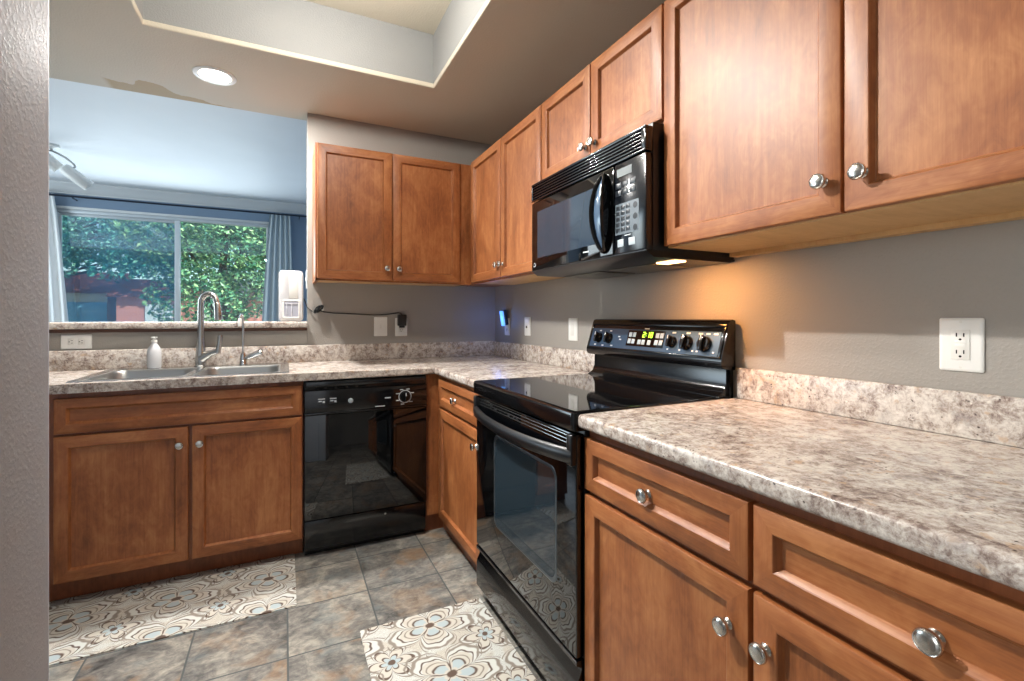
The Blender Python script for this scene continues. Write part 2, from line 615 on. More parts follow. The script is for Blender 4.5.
    def build(self, name, mats, parent=None, smooth=True, angle=38, fix=True):
        org = Vector((0, 0, 0))
        if parent is not None:
            p = parent
            while p is not None:
                org += Vector(p.location); p = p.parent
            me_org = org
        else:
            xs = [p.x for p in self.v]; ys = [p.y for p in self.v]; zs = [p.z for p in self.v]
            me_org = Vector(((min(xs) + max(xs)) / 2, (min(ys) + max(ys)) / 2, min(zs)))
            if getattr(self, 'world', False):
                me_org = Vector((0, 0, 0))
        me = bpy.data.meshes.new(name)
        me.from_pydata([tuple(p - me_org) for p in self.v], [], self.f)
        if not isinstance(mats, (list, tuple)):
            mats = [mats]
        for m in mats:
            me.materials.append(m)
        uvl = me.uv_layers.new(name='uv')
        for poly in me.polygons:
            poly.material_index = self.mi[poly.index]
            nrm = poly.normal
            ax = max(range(3), key=lambda k: abs(nrm[k]))
            for li in poly.loop_indices:
                p = self.v[me.loops[li].vertex_index]
                uv = (p.y, p.z) if ax == 0 else (p.x, p.z) if ax == 1 else (p.y, p.x)
                if self.rot[poly.index]:
                    uv = (uv[1], uv[0])
                uvl.data[li].uv = uv
        if fix:
            bm = bmesh.new()
            bm.from_mesh(me)
            bmesh.ops.recalc_face_normals(bm, faces=list(bm.faces))
            bm.to_mesh(me)
            bm.free()
        if smooth:
            me.shade_smooth()
            me.set_sharp_from_angle(angle=math.radians(angle))
        o = bpy.data.objects.new(name, me)
        COL.objects.link(o)
        if parent is not None:
            o.parent = parent
        else:
            o.location = me_org
        return o


def frame(o, U, V, N):
    U, V, N, o = map(Vector, (U, V, N, o))
    return Matrix(((U.x, V.x, N.x, o.x), (U.y, V.y, N.y, o.y), (U.z, V.z, N.z, o.z), (0, 0, 0, 1)))


def onback(y=0.0):   # u = x, v = z, n towards the room
    return frame((0, y, 0), (1, 0, 0), (0, 0, 1), (0, -1, 0))


def onright(x=0.0):  # u = -y, v = z, n towards the room
    return frame((x, 0, 0), (0, -1, 0), (0, 0, 1), (-1, 0, 0))


def tag(o, label, cat, group=None):
    o['label'] = label
    o['category'] = cat
    if group:
        o['group'] = group
    return o


def thing(name, loc, label, cat, group=None):
    o = bpy.data.objects.new(name, None)
    o.empty_display_size = 0.05
    COL.objects.link(o)
    o.location = loc
    return tag(o, label, cat, group)


def struct(o):
    o['kind'] = 'structure'
    return o


def wbox(name, mat, *b, bev=0.0):
    return struct(MB().box(*b, bev=bev).build(name, mat))


# ------------------------------------------------------------------ the setting
def world_obj(mb):
    mb.world = True
    return mb


struct(world_obj(MB().box(-5.6, 0.15, -5.6, 4.05, -0.12, 0.0)).build('floor', M['tile']))

wbox('wall_back', M['wall'], -1.25, 0.12, 0.0, 0.12, 0.0, 2.50)
wbox('wall_back_low', M['wall'], -2.75, -1.251, 0.0, 0.12, 0.0, 1.118)
wbox('wall_right', M['wall'], 0.0, 0.13, -5.5, -0.0005, 0.0, 2.50)
# near wall end at the left: rounded corner
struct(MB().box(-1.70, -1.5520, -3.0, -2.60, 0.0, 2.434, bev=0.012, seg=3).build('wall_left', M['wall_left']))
wbox('wall_living_far', M['wall_living'], -5.5, -3.73, 3.9, 4.02, 0.0, 2.75)
wbox('wall_living_far_right', M['wall_living'], -1.55, -0.7, 3.9, 4.02, 0.0, 2.75)
wbox('wall_living_far_top', M['wall_living'], -3.73, -1.55, 3.9, 4.02, 2.43, 2.75)
wbox('wall_living_far_bottom', M['wall_living'], -3.73, -1.55, 3.9, 4.02, 0.0, 0.55)
wbox('wall_living_right', M['wall_living'], -0.88, -0.76, 0.121, 3.899, 0.0, 2.75)  # out-of-view wall added against light leaking in
wbox('wall_light_block', M['wall_left'], -5.49, -1.701, -2.76, -2.62, 0.0, 2.434)  # unseen wall added to keep the dining side fill off the sink front
# dining room walls behind the camera, openings added in the left house wall for the fills
wbox('wall_dining', M['wall'], -5.5, 0.13, -5.6, -5.5, 0.0, 2.45)
mb = world_obj(MB(frame((-5.5, 0, 0), (0, 1, 0), (0, 0, 1), (1, 0, 0))))
mb.grid([-5.6, -5.35, -3.25, 0.85, 3.15, 4.02], [0.0, 0.45, 2.35, 2.75], lambda u, v: not (0.45 < v < 2.35 and (-5.35 < u < -3.25 or 0.85 < u < 3.15)), -0.12, 0.0)
struct(mb.build('wall_house_left', M['wall']))

# kitchen ceiling with a tray opening
TX0, TX1, TY0, TY1 = -1.92, -0.645, -2.06, -0.633
mb = world_obj(MB())
mb.grid([-5.6, TX0, TX1, 0.14], [-5.6, TY0, TY1, 0.13], lambda x, y: not (TX0 < x < TX1 and TY0 < y < TY1), 2.435, 2.459,
        lambda a, b: all(abs(p.z - 2.435) < 1e-5 and TX0 - 1e-4 < p.x < TX1 + 1e-4 and TY0 - 1e-4 < p.y < TY1 + 1e-4 for p in (a, b)), 0.008, 4)
struct(mb.build('ceiling', M['ceiling']))
mb = MB()
mb.box(TX0 - .1, TX1 + .1, TY1, TY1 + .1, 2.4595, 2.79)
mb.box(TX0 - .1, TX1 + .1, TY0 - .1, TY0, 2.4595, 2.79)
mb.box(TX0 - .1, TX0, TY0, TY1, 2.4595, 2.79)
mb.box(TX1, TX1 + .1, TY0, TY1, 2.4595, 2.79)
struct(mb.build('ceiling_tray_side', M['tray']))
wbox('ceiling_tray_top', M['ceiling'], TX0, TX1, TY0, TY1, 2.725, 2.80)
wbox('ceiling_living', M['ceiling_living'], -5.6, -0.7, 0.02, 4.02, 2.715, 2.80)
wbox('wall_living_header', M['ceiling_living'], -5.6, 0.1, 0.03, 0.128, 2.4595, 2.714)
wbox('roof', M['ceiling_living'], -5.7, 0.2, -5.7, 4.1, 2.82, 2.95)  # unseen slab added over the ceilings to make the shell light-tight

# crown moulding on the living room wall
mb = MB()
mb.prism([(3.899, 2.714), (3.80, 2.714), (3.80, 2.70), (3.815, 2.69), (3.835, 2.672), (3.86, 2.645), (3.875, 2.615), (3.885, 2.61), (3.885, 2.595), (3.899, 2.595)], -5.49, -0.885, 'x')
struct(mb.build('trim_1', M['trim']))

# sliding window
win = bpy.data.objects.new('window_1', None)
COL.objects.link(win)
win.location = (-2.6, 3.94, 0.55)
struct(win)
mb = MB()
for b in ((-3.73, -1.55, 3.905, 3.985, 2.385, 2.43), (-3.73, -1.55, 3.905, 3.985, 0.55, 0.60), (-3.73, -3.69, 3.905, 3.985, .6, 2.385), (-1.595, -1.55, 3.905, 3.985, .6, 2.385), (-2.60, -2.545, 3.91, 3.965, .6, 2.385)):
    mb.box(*b, bev=0.004)
for b in ((-3.69, -2.60, 3.93, 3.955, 2.355, 2.385), (-3.69, -2.60, 3.93, 3.955, 0.60, 0.63), (-3.69, -3.665, 3.93, 3.955, .63, 2.355)):
    mb.box(*b, bev=0.003)
mb.build('window_frame', M['alu'], win)
w = Mat('insect_screen_haze', S(58, 122, 168), 0.8, spec=0.1)  # screen tinted blue, with the reflected haze of the left pane in its colour
w.set('Alpha', 0.30)
MB().box(-3.665, -2.60, 3.962, 3.963, .63, 2.355).build('insect_screen_haze', w.m, win)
mb = MB().box(-3.68, -2.59, 3.938, 3.944, .61, 2.37)
mb.build('window_pane', M['glass'], win)
mb = MB().box(-2.55, -1.59, 3.955, 3.961, .60, 2.388)
mb.build('window_pane', M['glass'], win)
# apron board between the window and the crown
wbox('trim_2', M['trim'], -3.75, -1.52, 3.884, 3.899, 2.425, 2.455, bev=0.004)


# ------------------------------------------------------------------ cabinets
def knob(parent, u, v, n, T):
    prof = [(0.0, 0), (0.0105, 0), (0.0110, 0.002), (0.0085, 0.005), (0.0062, 0.009), (0.0062, 0.013), (0.0095, 0.0165), (0.0158, 0.0185),
            (0.0166, 0.0205), (0.0166, 0.0232), (0.0150, 0.0252), (0.0140, 0.0248), (0.0125, 0.0258), (0.0085, 0.0268), (0.0, 0.0272)]
    mb = MB(T)
    mb.lathe(prof, (u, v, n), (0, 0, 1), 28)
    return mb.build('knob', M['knob'], parent, angle=50)


def front(name, parent, T, u0, u1, v0, v1, fw=0.047, th=0.02, horiz=False, mat='wood'):
    """shaker front: mitred frame, sloped inner edge, recessed panel; n=0 at the carcass"""
    def rect(i, n):
        return [(u0 + i, v0 + i, n), (u1 - i, v0 + i, n), (u1 - i, v1 - i, n), (u0 + i, v1 - i, n)]
    sl = 0.007 if horiz else 0.005
    mb = MB(T)
    mb.loops([rect(0, 0), rect(0, th - .004), rect(.0012, th - .0012), rect(.004, th), rect(fw - .002, th), rect(fw, th - .0015), rect(fw + sl, th - .0125), rect(fw + sl + .001, th - .013)],
             cap1=False, rot=lambda k: k in (0, 2))
    mb.add(rect(fw + sl + .001, th - .013), [[0, 1, 2, 3]], rot=horiz)
    return mb.build(name, M[mat], parent, angle=25)


# ---- base cabinets on the back wall
FB = -0.605          # carcass front of the back run
TB, TR = onback(FB), onright(FB)
sink_cab = thing('base_cabinet', (-1.755, -0.3, 0), 'wide stained maple sink cabinet with two doors under the double steel sink', 'cabinet')
mb = MB()
mb.box(-2.479, -1.313, FB + .021, -0.03, 0.101, 0.70)
mb.box(-2.50, -1.294, FB, FB + .02, 0.10, 0.875)
mb.box(-2.50, -2.48, FB + .0205, -0.02, 0.10, 0.875)
mb.box(-1.312, -1.294, FB + .0205, -0.02, 0.10, 0.875)
mb.build('cabinet_body', M['wood_body'], sink_cab)
MB().box(-2.50, -1.294, -0.535, -0.1, 0.0, 0.10).build('toe_kick', M['wood_body'], sink_cab)
front('false_drawer_front', sink_cab, TB, -2.2144, -1.2998, 0.709, 0.853, 0.040, horiz=True)
d = front('door', sink_cab, TB, -2.2144, -1.7615, 0.1056, 0.699)
knob(d, -1.7915, 0.622, 0.02, TB)
d = front('door', sink_cab, TB, -1.7475, -1.2998, 0.1056, 0.699)
knob(d, -1.7165, 0.622, 0.02, TB)

corner = thing('base_cabinet', (-0.40, -0.75, 0), 'narrow stained maple base cabinet in the corner between dishwasher and range', 'cabinet')
mb = MB()
mb.box(-0.676, FB + .002, FB, -0.02, 0.10, 0.875)
mb.box(FB, -0.02, -1.266, FB + .002, 0.10, 0.874)
mb.build('cabinet_body', M['wood'], corner)
mb = MB()
mb.box(-0.676, -0.57, -0.57, -0.1, 0.0, 0.10)
mb.box(-0.57, -0.1, -1.266, -0.1, 0.0, 0.10)
mb.build('toe_kick', M['wood_body'], corner)
d = front('drawer', corner, TR, 0.658, 1.260, 0.709, 0.853, 0.040, horiz=True)
knob(d, 0.905, 0.770, 0.007, TR)
d = front('door', corner, TR, 0.658, 1.260, 0.1056, 0.692)
knob(d, 1.222, 0.622, 0.02, TR)

rb = thing('base_cabinet', (-0.31, -2.56, 0), 'long stained maple base cabinet right of the range with two drawers over two doors', 'cabinet')
mb = MB()
mb.box(FB, -0.02, -3.085, -2.038, 0.10, 0.875)
mb.build('cabinet_body', M['wood_body'], rb)
MB().box(-0.535, -0.1, -3.08, -2.042, 0.0, 0.10).build('toe_kick', M['wood_body'], rb)
for a, b in ((2.0405, 2.5545), (2.5635, 3.078)):
    d = front('drawer', rb, TR, a, b, 0.706, 0.849, 0.040, horiz=True)
    knob(d, (a + b) / 2 - (0.015 if a < 2.1 else 0.0), 0.770 if a < 2.1 else 0.765, 0.007, TR)
d = front('door', rb, TR, 2.0405, 2.5545, 0.1056, 0.692)
knob(d, 2.512, 0.607, 0.02, TR)
d = front('door', rb, TR, 2.5635, 3.078, 0.1056, 0.692)
knob(d, 2.590, 0.607, 0.02, TR)

# ---- wall cabinets
FU = -0.31
UB, UR = onback(FU), onright(FU)


def upper_body(mb, x0, x1, y0, y1, z0, z1, lip):
    """carcass with an open recess underneath; lip = front lip boxes"""
    mb.box(x0, x1, y0, y1, z0 + 0.014, z1)
    for b in lip:
        mb.box(*b, z0, z0 + 0.0145)


ub = thing('wall_cabinet', (-0.75, -0.155, 1.392), 'two-door stained maple wall cabinet on the back wall above the dishwasher', 'cabinet')
mb = MB()
upper_body(mb, -1.222, -0.002, FU, -0.002, 1.392, 2.155, [(-1.222, -0.31, FU, FU + .018), (-1.222, -1.204, FU, -.002)])
mb.build('cabinet_body', M['wood'], ub)
MB().box(-1.203, -0.31, FU + .019, -.003, 1.400, 1.4055).build('bottom_panel', M['wood_pale'], ub)['label'] = 'pale unfinished underside'
d = front('door', ub, UB, -1.2138, -0.8075, 1.4007, 2.150)
knob(d, -0.838, 1.470, 0.02, UB)
d = front('door', ub, UB, -0.8000, -0.3853, 1.4007, 2.150)
knob(d, -0.768, 1.470, 0.02, UB)

uc = thing('wall_cabinet', (-0.155, -0.79, 1.392), 'two-door stained maple wall cabinet in the corner left of the microwave', 'cabinet')
mb = MB()
upper_body(mb, FU, -0.002, -1.2665, -0.3115, 1.392, 2.155, [(FU, FU + .018, -1.2665, -.3115), (FU, -.002, -1.2665, -1.2485)])
mb.build('cabinet_body', M['wood'], uc)
MB().box(FU + .019, -.003, -1.248, -0.313, 1.400, 1.4055).build('bottom_panel', M['wood_pale'], uc)['label'] = 'pale unfinished underside'
d = front('door', uc, UR, 0.3754, 0.8165, 1.4007, 2.150)
knob(d, 0.790, 1.470, 0.02, UR)
d = front('door', uc, UR, 0.8225, 1.2630, 1.4007, 2.150)
knob(d, 0.849, 1.470, 0.02, UR)

um = thing('wall_cabinet', (-0.155, -1.65, 1.785), 'short two-door stained maple wall cabinet directly above the microwave', 'cabinet')
MB().box(FU, -0.002, -2.0295, -1.268, 1.785, 2.155).build('cabinet_body', M['wood'], um)
d = front('door', um, UR, 1.2705, 1.6455, 1.795, 2.150)
knob(d, 1.618, 1.838, 0.02, UR)
d = front('door', um, UR, 1.6515, 2.0265, 1.795, 2.150)
knob(d, 1.680, 1.838, 0.02, UR)

ur = thing('wall_cabinet', (-0.155, -2.55, 1.392), 'tall two-door stained maple wall cabinet right of the microwave above the long counter', 'cabinet')
mb = MB()
upper_body(mb, FU, -0.002, -3.075, -2.0325, 1.388, 2.155, [])
mb.build('cabinet_body', M['wood'], ur)
MB().box(FU, -.003, -3.07, -2.0335, 1.3965, 1.4018).box(-0.040, -.003, -3.07, -2.0335, 1.384, 1.3965).build('bottom_panel', M['wood_pale'], ur)['label'] = 'pale unfinished underside'
d = front('door', ur, UR, 2.0345, 2.5450, 1.4007, 2.150)
knob(d, 2.510, 1.472, 0.02, UR)
d = front('door', ur, UR, 2.5510, 3.070, 1.4007, 2.150)
knob(d, 2.587, 1.472, 0.02, UR)

# ------------------------------------------------------------------ countertops
CF = -0.645
ct = thing('countertop', (-1.3, -0.3, 0.876), 'L-shaped stone-look laminate countertop holding the sink and running to the range', 'countertop')
SX0, SX1, SY0, SY1 = -2.165, -1.375, -0.575, -0.055    # hole for the sink
mb = MB()
mb.grid([-2.62, SX0, SX1, CF, -0.002], [-1.2655, CF, SY0, SY1, -0.002],
        lambda x, y: (y > CF or x > CF) and not (SX0 < x < SX1 and SY0 < y < SY1), 0.876, 0.914,
        lambda a, b: abs(a.z - b.z) < 1e-5 and ((abs(a.y - CF) < 1e-5 and abs(b.y - CF) < 1e-5 and max(a.x, b.x) < CF + 1e-4) or (abs(a.x - CF) < 1e-5 and abs(b.x - CF) < 1e-5 and max(a.y, b.y) < CF + 1e-4)), 0.011, 4)
mb.build('counter_slab', M['laminate'], ct)
mb = MB()
mb.box(-2.62, -0.003, -0.022, -0.002, 0.9145, 1.016, bev=0.004)
mb.build('backsplash', M['laminate'], ct)
mb = MB()
mb.box(-0.022, -0.002, -1.2655, -0.0225, 0.9145, 1.016, bev=0.004)
mb.build('backsplash', M['laminate'], ct)

cr = thing('countertop', (-0.32, -2.56, 0.876), 'stone-look laminate countertop right of the range in the foreground', 'countertop')
mb = MB()
mb.grid([CF, -0.002], [-3.10, -2.041], lambda x, y: True, 0.876, 0.914,
        lambda a, b: abs(a.z - b.z) < 1e-5 and abs(a.x - CF) < 1e-5 and abs(b.x - CF) < 1e-5, 0.011, 5)
mb.build('counter_slab', M['laminate'], cr)
MB().box(-0.022, -0.002, -3.10, -2.046, 0.9145, 1.016, bev=0.004).build('backsplash', M['laminate'], cr)

ld = thing('window_ledge', (-1.95, 0.06, 1.118), 'stone-look ledge on the low wall in front of the living room window', 'ledge')
mb = MB()
mb.grid([-2.72, -1.2525], [-0.035, 0.20], lambda x, y: True, 1.124, 1.160, lambda a, b: abs(a.z - b.z) < 1e-5 and abs(a.y + .035) < 1e-5 and abs(b.y + .035) < 1e-5, 0.008, 3)
mb.build('ledge_slab', M['laminate'], ld)
MB().box(-2.71, -1.2525, -0.024, -0.001, 1.106, 1.1235, bev=0.002).build('trim_strip', M['ledge_trim'], ld)['label'] = 'dark stained strip under the ledge'

# ------------------------------------------------------------------ sink, taps, soap
def rrect(x0, x1, y0, y1, r, z, n=6):
    pts = []
    for cx, cy, a0 in ((x1 - r, y1 - r, 0), (x0 + r, y1 - r, PI / 2), (x0 + r, y0 + r, PI), (x1 - r, y0 + r, 3 * PI / 2)):
        for k in range(n + 1):
            a = a0 + PI / 2 * k / n
            pts.append((cx + r * math.cos(a), cy + r * math.sin(a), z))
    return pts


sk = thing('kitchen_sink', (-1.77, -0.31, 0.914), 'double-bowl stainless steel drop-in sink in the counter under the ledge', 'sink')
BX = ((-2.145, -1.785), (-1.755, -1.395))
BY = (-0.565, -0.155)
mb = MB()
mb.grid([-2.185, BX[0][0], BX[0][1], BX[1][0], BX[1][1], -1.355], [-0.595, BY[0], BY[1], -0.036],
        lambda x, y: not (BY[0] < y < BY[1] and (BX[0][0] < x < BX[0][1] or BX[1][0] < x < BX[1][1])), 0.9145, 0.9185,
        lambda a, b: a.z > .918 and b.z > .918 and (all(abs(p.x + 2.185) < 1e-5 for p in (a, b)) or all(abs(p.x + 1.355) < 1e-5 for p in (a, b)) or all(abs(p.y + .595) < 1e-5 for p in (a, b)) or all(abs(p.y + .036) < 1e-5 for p in (a, b))), 0.003, 2)
mb.build('sink_rim', M['steel'], sk)
for x0, x1 in BX:
    y0, y1 = BY
    mb = MB()
    mb.loops([rrect(x0, x1, y0, y1, 0.001, 0.9187), rrect(x0 + .008, x1 - .008, y0 + .008, y1 - .008, 0.05, 0.917), rrect(x0 + .014, x1 - .014, y0 + .014, y1 - .014, 0.055, 0.905),
              rrect(x0 + .022, x1 - .022, y0 + .022, y1 - .022, 0.06, 0.76), rrect(x0 + .05, x1 - .05, y0 + .05, y1 - .05, 0.06, 0.735)], cap0=False)
    b = mb.build('bowl', M['steel_satin'], sk, fix=True)
    mb = MB()
    mb.lathe([(0.0, 0), (0.045, 0), (0.045, 0.003), (0.032, 0.004), (0.0, 0.0035)], ((x0 + x1) / 2, (y0 + y1) / 2, 0.7355), (0, 0, 1), 24)
    mb.build('drain', M['chrome'], b)

fc = thing('kitchen_faucet', (-1.785, -0.095, 0.919), 'tall brushed nickel gooseneck faucet behind the middle of the sink', 'faucet')
fx, fy = -1.785, -0.095
mb = MB()
mb.lathe([(0.0, 0), (0.031, 0), (0.031, 0.004), (0.026, 0.008), (0.0275, 0.03), (0.0225, 0.09), (0.0195, 0.14), (0.0165, 0.20), (0.0, 0.20)], (fx, fy, 0.919), (0, 0, 1), 24)
mb.build('faucet_body', M['nickel'], fc)
pts, rad = [(fx, fy, 1.115), (fx, fy, 1.17), (fx, fy, 1.24)], [0.0165, 0.0155, 0.0148]
ang = -0.55
dx, dy = math.cos(ang) * 0.046, math.sin(ang) * 0.046
for k in range(1, 12):
    a = PI * k / 12
    pts.append((fx + dx * (1 - math.cos(a)), fy + dy * (1 - math.cos(a)), 1.262 + 0.050 * math.sin(a)))
    rad.append(0.0145)
pts += [(fx + 2 * dx, fy + 2 * dy, 1.256)]
rad += [0.0145]
MB().tube(pts, rad, 16).build('gooseneck', M['nickel'], fc)
px_, py_ = fx + 2 * dx, fy + 2 * dy
MB().tube([(px_, py_, 1.263), (px_ + .003, py_ - .002, 1.255), (px_ + .008, py_ - .005, 1.19), (px_ + .009, py_ - .006, 1.170)], [0.0145, 0.0165, 0.0195, 0.0185], 18).build('spray_head', M['nickel'], fc)
mb = MB()
mb.tube([(fx + .006, fy - .006, 0.962), (fx + .040, fy - .018, 0.985), (fx + .075, fy - .032, 1.000), (fx + .090, fy - .036, 1.006)], [0.026, 0.019, 0.0155, 0.015], 14)
mb.tube([(fx + .082, fy - .036, 0.99), (fx + .088, fy - .036, 1.03), (fx + .094, fy - .036, 1.078), (fx + .094, fy - .036, 1.088)], [0.0145, 0.0125, 0.0130, 0.0105], 14)
mb.build('lever', M['nickel'], fc)

ff = thing('filter_faucet', (-1.585, -0.09, 0.919), 'small slim chrome water filter tap right of the tall faucet', 'faucet')
gx, gy = -1.585, -0.09
mb = MB()
mb.lathe([(0, 0), (0.022, 0), (0.022, 0.005), (0.019, 0.012), (0.017, 0.05), (0.012, 0.066), (0.0, 0.068)], (gx, gy, 0.919), (0, 0, 1), 20)
mb.build('tap_base', M['chrome'], ff)
MB().tube([(gx, gy, 0.97), (gx, gy, 1.13), (gx - .001, gy - .004, 1.170), (gx - .003, gy - .014, 1.192), (gx - .006, gy - .030, 1.200), (gx - .010, gy - .046, 1.190), (gx - .012, gy - .054, 1.165)], [0.0065] * 7, 12).build('tap_spout', M['chrome'], ff)
MB().tube([(gx - .012, gy - .053, 1.178), (gx - .013, gy - .056, 1.16), (gx - .014, gy - .058, 1.135)], [0.0085, 0.0095, 0.0085], 12).build('tap_tip', M['white'], ff)
MB().tube([(gx + .008, gy - .004, 0.955), (gx + .04, gy - .012, 0.968), (gx + .080, gy - .02, 0.984), (gx + .098, gy - .024, 0.986)], [0.012, 0.0155, 0.017, 0.011], 14).build('tap_lever', M['chrome'], ff)

sp = thing('soap_bottle', (-1.993, -0.085, 0.919), 'white soap bottle with short neck standing behind the left sink bowl', 'bottle')
mb = MB()
mb.lathe([(0, 0), (0.028, 0), (0.031, 0.006), (0.0315, 0.06), (0.031, 0.085), (0.026, 0.104), (0.017, 0.120), (0.0125, 0.128), (0.0125, 0.134), (0, 0.134)], (-1.993, -0.085, 0.919), (0, 0, 1), 28)
mb.build('bottle_body', M['white_soft'], sp)
mb = MB()
mb.lathe([(0, 0), (0.0135, 0), (0.0135, 0.012), (0.006, 0.014), (0.006, 0.021), (0.014, 0.022), (0.0145, 0.029), (0.0, 0.030)], (-1.993, -0.085, 1.0535), (0, 0, 1), 24)
mb.box(-1.999, -1.987, -0.118, -0.088, 1.0765, 1.0825, bev=0.002)
mb.build('pump_cap', M['white'], sp)

# ------------------------------------------------------------------ dishwasher
dw = thing('dishwasher', (-0.984, -0.31, 0), 'black built-in dishwasher between sink cabinet and corner cabinet', 'dishwasher')
TD = onback(-0.60)
MB().box(-1.289, -0.680, -0.60, -0.03, 0.03, 0.87).build('dishwasher_body', M['black_satin'], dw)
mb = MB(TD)
mb.box(-1.288, -0.681, 0.187, 0.702, 0.0, 0.026, bev=0.004)
mb.build('door_panel', M['black_glass'], dw)
mb = MB(TD)
mb.box(-1.288, -0.681, 0.706, 0.824, 0.0, 0.034, bev=0.004)
mb.box(-1.288, -0.681, 0.706, 0.715, 0.034, 0.040, bev=0.002)
cp = mb.build('control_panel', M['black'], dw)
mb = MB(TD)
mb.box(-1.284, -0.685, 0.842, 0.868, 0.0, 0.036, bev=0.006)
mb.box(-1.284, -0.685, 0.824, 0.842, 0.0, 0.010)
mb.build('latch_rail', M['mw_black'], dw)
mb = MB(TD)
for k in range(5):
    a = -1.235 + k * 0.05
    mb.box(a, a + 0.036, 0.829, 0.836, 0.010, 0.014)
mb.build('vent', M['slot'], dw)
for u in (-1.212, -1.158):
    mb = MB(TD)
    mb.box(u - .017, u + .017, 0.757, 0.775, 0.034, 0.039, bev=0.002)
    b = mb.build('button', M['key_dark'], cp)
    mb = MB(TD)
    mb.box(u - .016, u + .016, 0.779, 0.7835, 0.034, 0.0343)
    mb.box(u - .014, u + .001, 0.768, 0.774, 0.0385, 0.0393)
    mb.box(u + .005, u + .015, 0.762, 0.772, 0.0385, 0.0393)
    mb.build('button_print', M['mark'], cp)
MB(TD).lathe([(0, 0), (0.0125, 0), (0.0125, 0.004), (0.010, 0.006), (0, 0.0062)], (-1.075, 0.764, 0.034), (0, 0, 1), 24).build('indicator', M['key'], cp)
mb = MB(TD)
n = 48
ring = lambda r, h: [(-0.800 + r * math.cos(2 * PI * k / n), 0.765 + r * math.sin(2 * PI * k / n), h) for k in range(n)]
mb.loops([ring(0.034, .034), ring(0.034, .0346), ring(0.0305, .0346), ring(0.0305, .034)], cap0=False, cap1=False)
for a in (0.45, 1.2, 2.0, 2.7, 3.6, 4.4, 5.5):
    cx, cz = -0.800 + .043 * math.cos(a), 0.765 + .041 * math.sin(a)
    mb.box(cx - .009, cx + .009, cz - .0022, cz + .0022, .034, .0344)
mb.box(-0.905, -0.876, .762, .768, .034, .0344)
mb.box(-0.955, -0.905, .722, .726, .034, .0344)
mb.build('dial_print', M['mark'], cp)
mb = MB(TD)
mb.lathe([(0, 0), (0.027, 0), (0.025, 0.012), (0.024, 0.014), (0, 0.0145)], (-0.800, 0.765, 0.034), (0, 0, 1), 32)
mb.box(-0.8045, -0.7955, 0.742, 0.788, 0.048, 0.060, bev=0.003)
kb = mb.build('dial_knob', M['black'], cp)
MB(TD).box(-0.802, -0.798, 0.770, 0.787, 0.0595, 0.0606).build('knob_pointer', M['mark'], cp)
mb = MB(TD)
mb.box(-1.286, -0.683, 0.045, 0.180, -0.004, 0.016, bev=0.003)
mb.box(-1.286, -0.683, 0.0, 0.042, -0.05, -0.028)
kp = mb.build('kick_panel', M['black'], dw)
MB(TD).lathe([(0, 0), (0.006, 0), (0.0055, 0.002), (0, 0.0025)], (-0.90, 0.155, 0.016), (0, 0, 1), 12).build('screw', M['steel'], kp)

# ------------------------------------------------------------------ range
rg = thing('range', (-0.33, -1.65, 0), 'black freestanding electric range with glass cooktop between the base cabinets', 'range')
RY0, RY1 = -2.037, -1.271
TG = onright(-0.62)
mb = MB()
mb.box(-0.62, -0.03, RY0, RY1, 0.03, 0.885, bev=0.003)
mb.box(-0.56, -0.06, RY0 + .02, RY1 - .02, 0.0, 0.03)
mb.build('range_body', M['black_satin'], rg)
# cooktop
mb = MB()
mb.loops([rrect(-0.657, -0.045, RY0 - .001, RY1 + .001, 0.012, 0.866, 3), rrect(-0.660, -0.045, RY0 - .001, RY1 + .001, 0.014, 0.870, 3), rrect(-0.660, -0.045, RY0 - .001, RY1 + .001, 0.014, 0.910, 3),
          rrect(-0.6585, -0.0465, RY0 + .0005, RY1 - .0005, 0.0135, 0.9155, 3), rrect(-0.655, -0.05, RY0 + .004, RY1 - .004, 0.012, 0.9175, 3)])
tf = mb.build('cooktop_frame', M['black'], rg)
mb = world_obj(MB())
mb.loops([rrect(-0.640, -0.085, RY0 + .02, RY1 - .02, 0.008, 0.9172, 3), rrect(-0.640, -0.085, RY0 + .02, RY1 - .02, 0.008, 0.9186, 3)])
mb.build('cooktop_glass', M['cooktop'], rg)
# back guard and console
mb = MB()
mb.prism([(-0.012, 0.60), (-0.012, 1.168), (-0.034, 1.168), (-0.046, 1.02), (-0.047, 0.96), (-0.058, 0.935), (-0.075, 0.925), (-0.085, 0.919), (-0.085, 0.90), (-0.03, 0.60)][::1], RY0 + .012, RY1 - .012, 'y')
mb.build('backguard', M['black'], rg)
mb = MB()
prof = [(-0.016, 1.172), (-0.030, 1.176), (-0.040, 1.172), (-0.046, 1.162), (-0.083, 1.040), (-0.084, 1.026), (-0.078, 1.016), (-0.062, 1.010), (-0.03, 1.006), (-0.016, 1.006)]
mb.prism(prof, RY0, RY1, 'y')
con = mb.build('console', M['black'], rg, angle=50)
# face of the console: local frame on the slope
o1, o2 = Vector((-0.083, 0, 1.040)), Vector((-0.046, 0, 1.162))
Vv = (o2 - o1).normalized()
Nn = Vector((0, -1, 0)).cross(Vv).normalized()
if Nn.x > 0:
    Nn = -Nn
TC = frame(o1, (0, -1, 0), Vv, Nn)
L = (o2 - o1).length
uA, uB = -RY1, -RY0
mb = MB(TC)
for b in ((uA + .006, uB - .006, L - .014, L - .004), (uA + .006, uB - .006, 0.004, 0.010), (uA + .006, uA + .018, 0.010, L - .014), (uB - .018, uB - .006, 0.010, L - .014)):
    mb.box(*b, 0.0, 0.004, bev=0.0015)
mb.build('console_rim', M['black'], con)
mb = MB(TC)
mb.box(uA + .019, uB - .019, 0.011, L - .03, 0.0, 0.0016)
face = mb.build('console_face', M['panel'], con)
MB(TC).box(1.548, 1.762, 0.026, 0.092, 0.0016, 0.003).build('display_window', M['black_glass'], con)
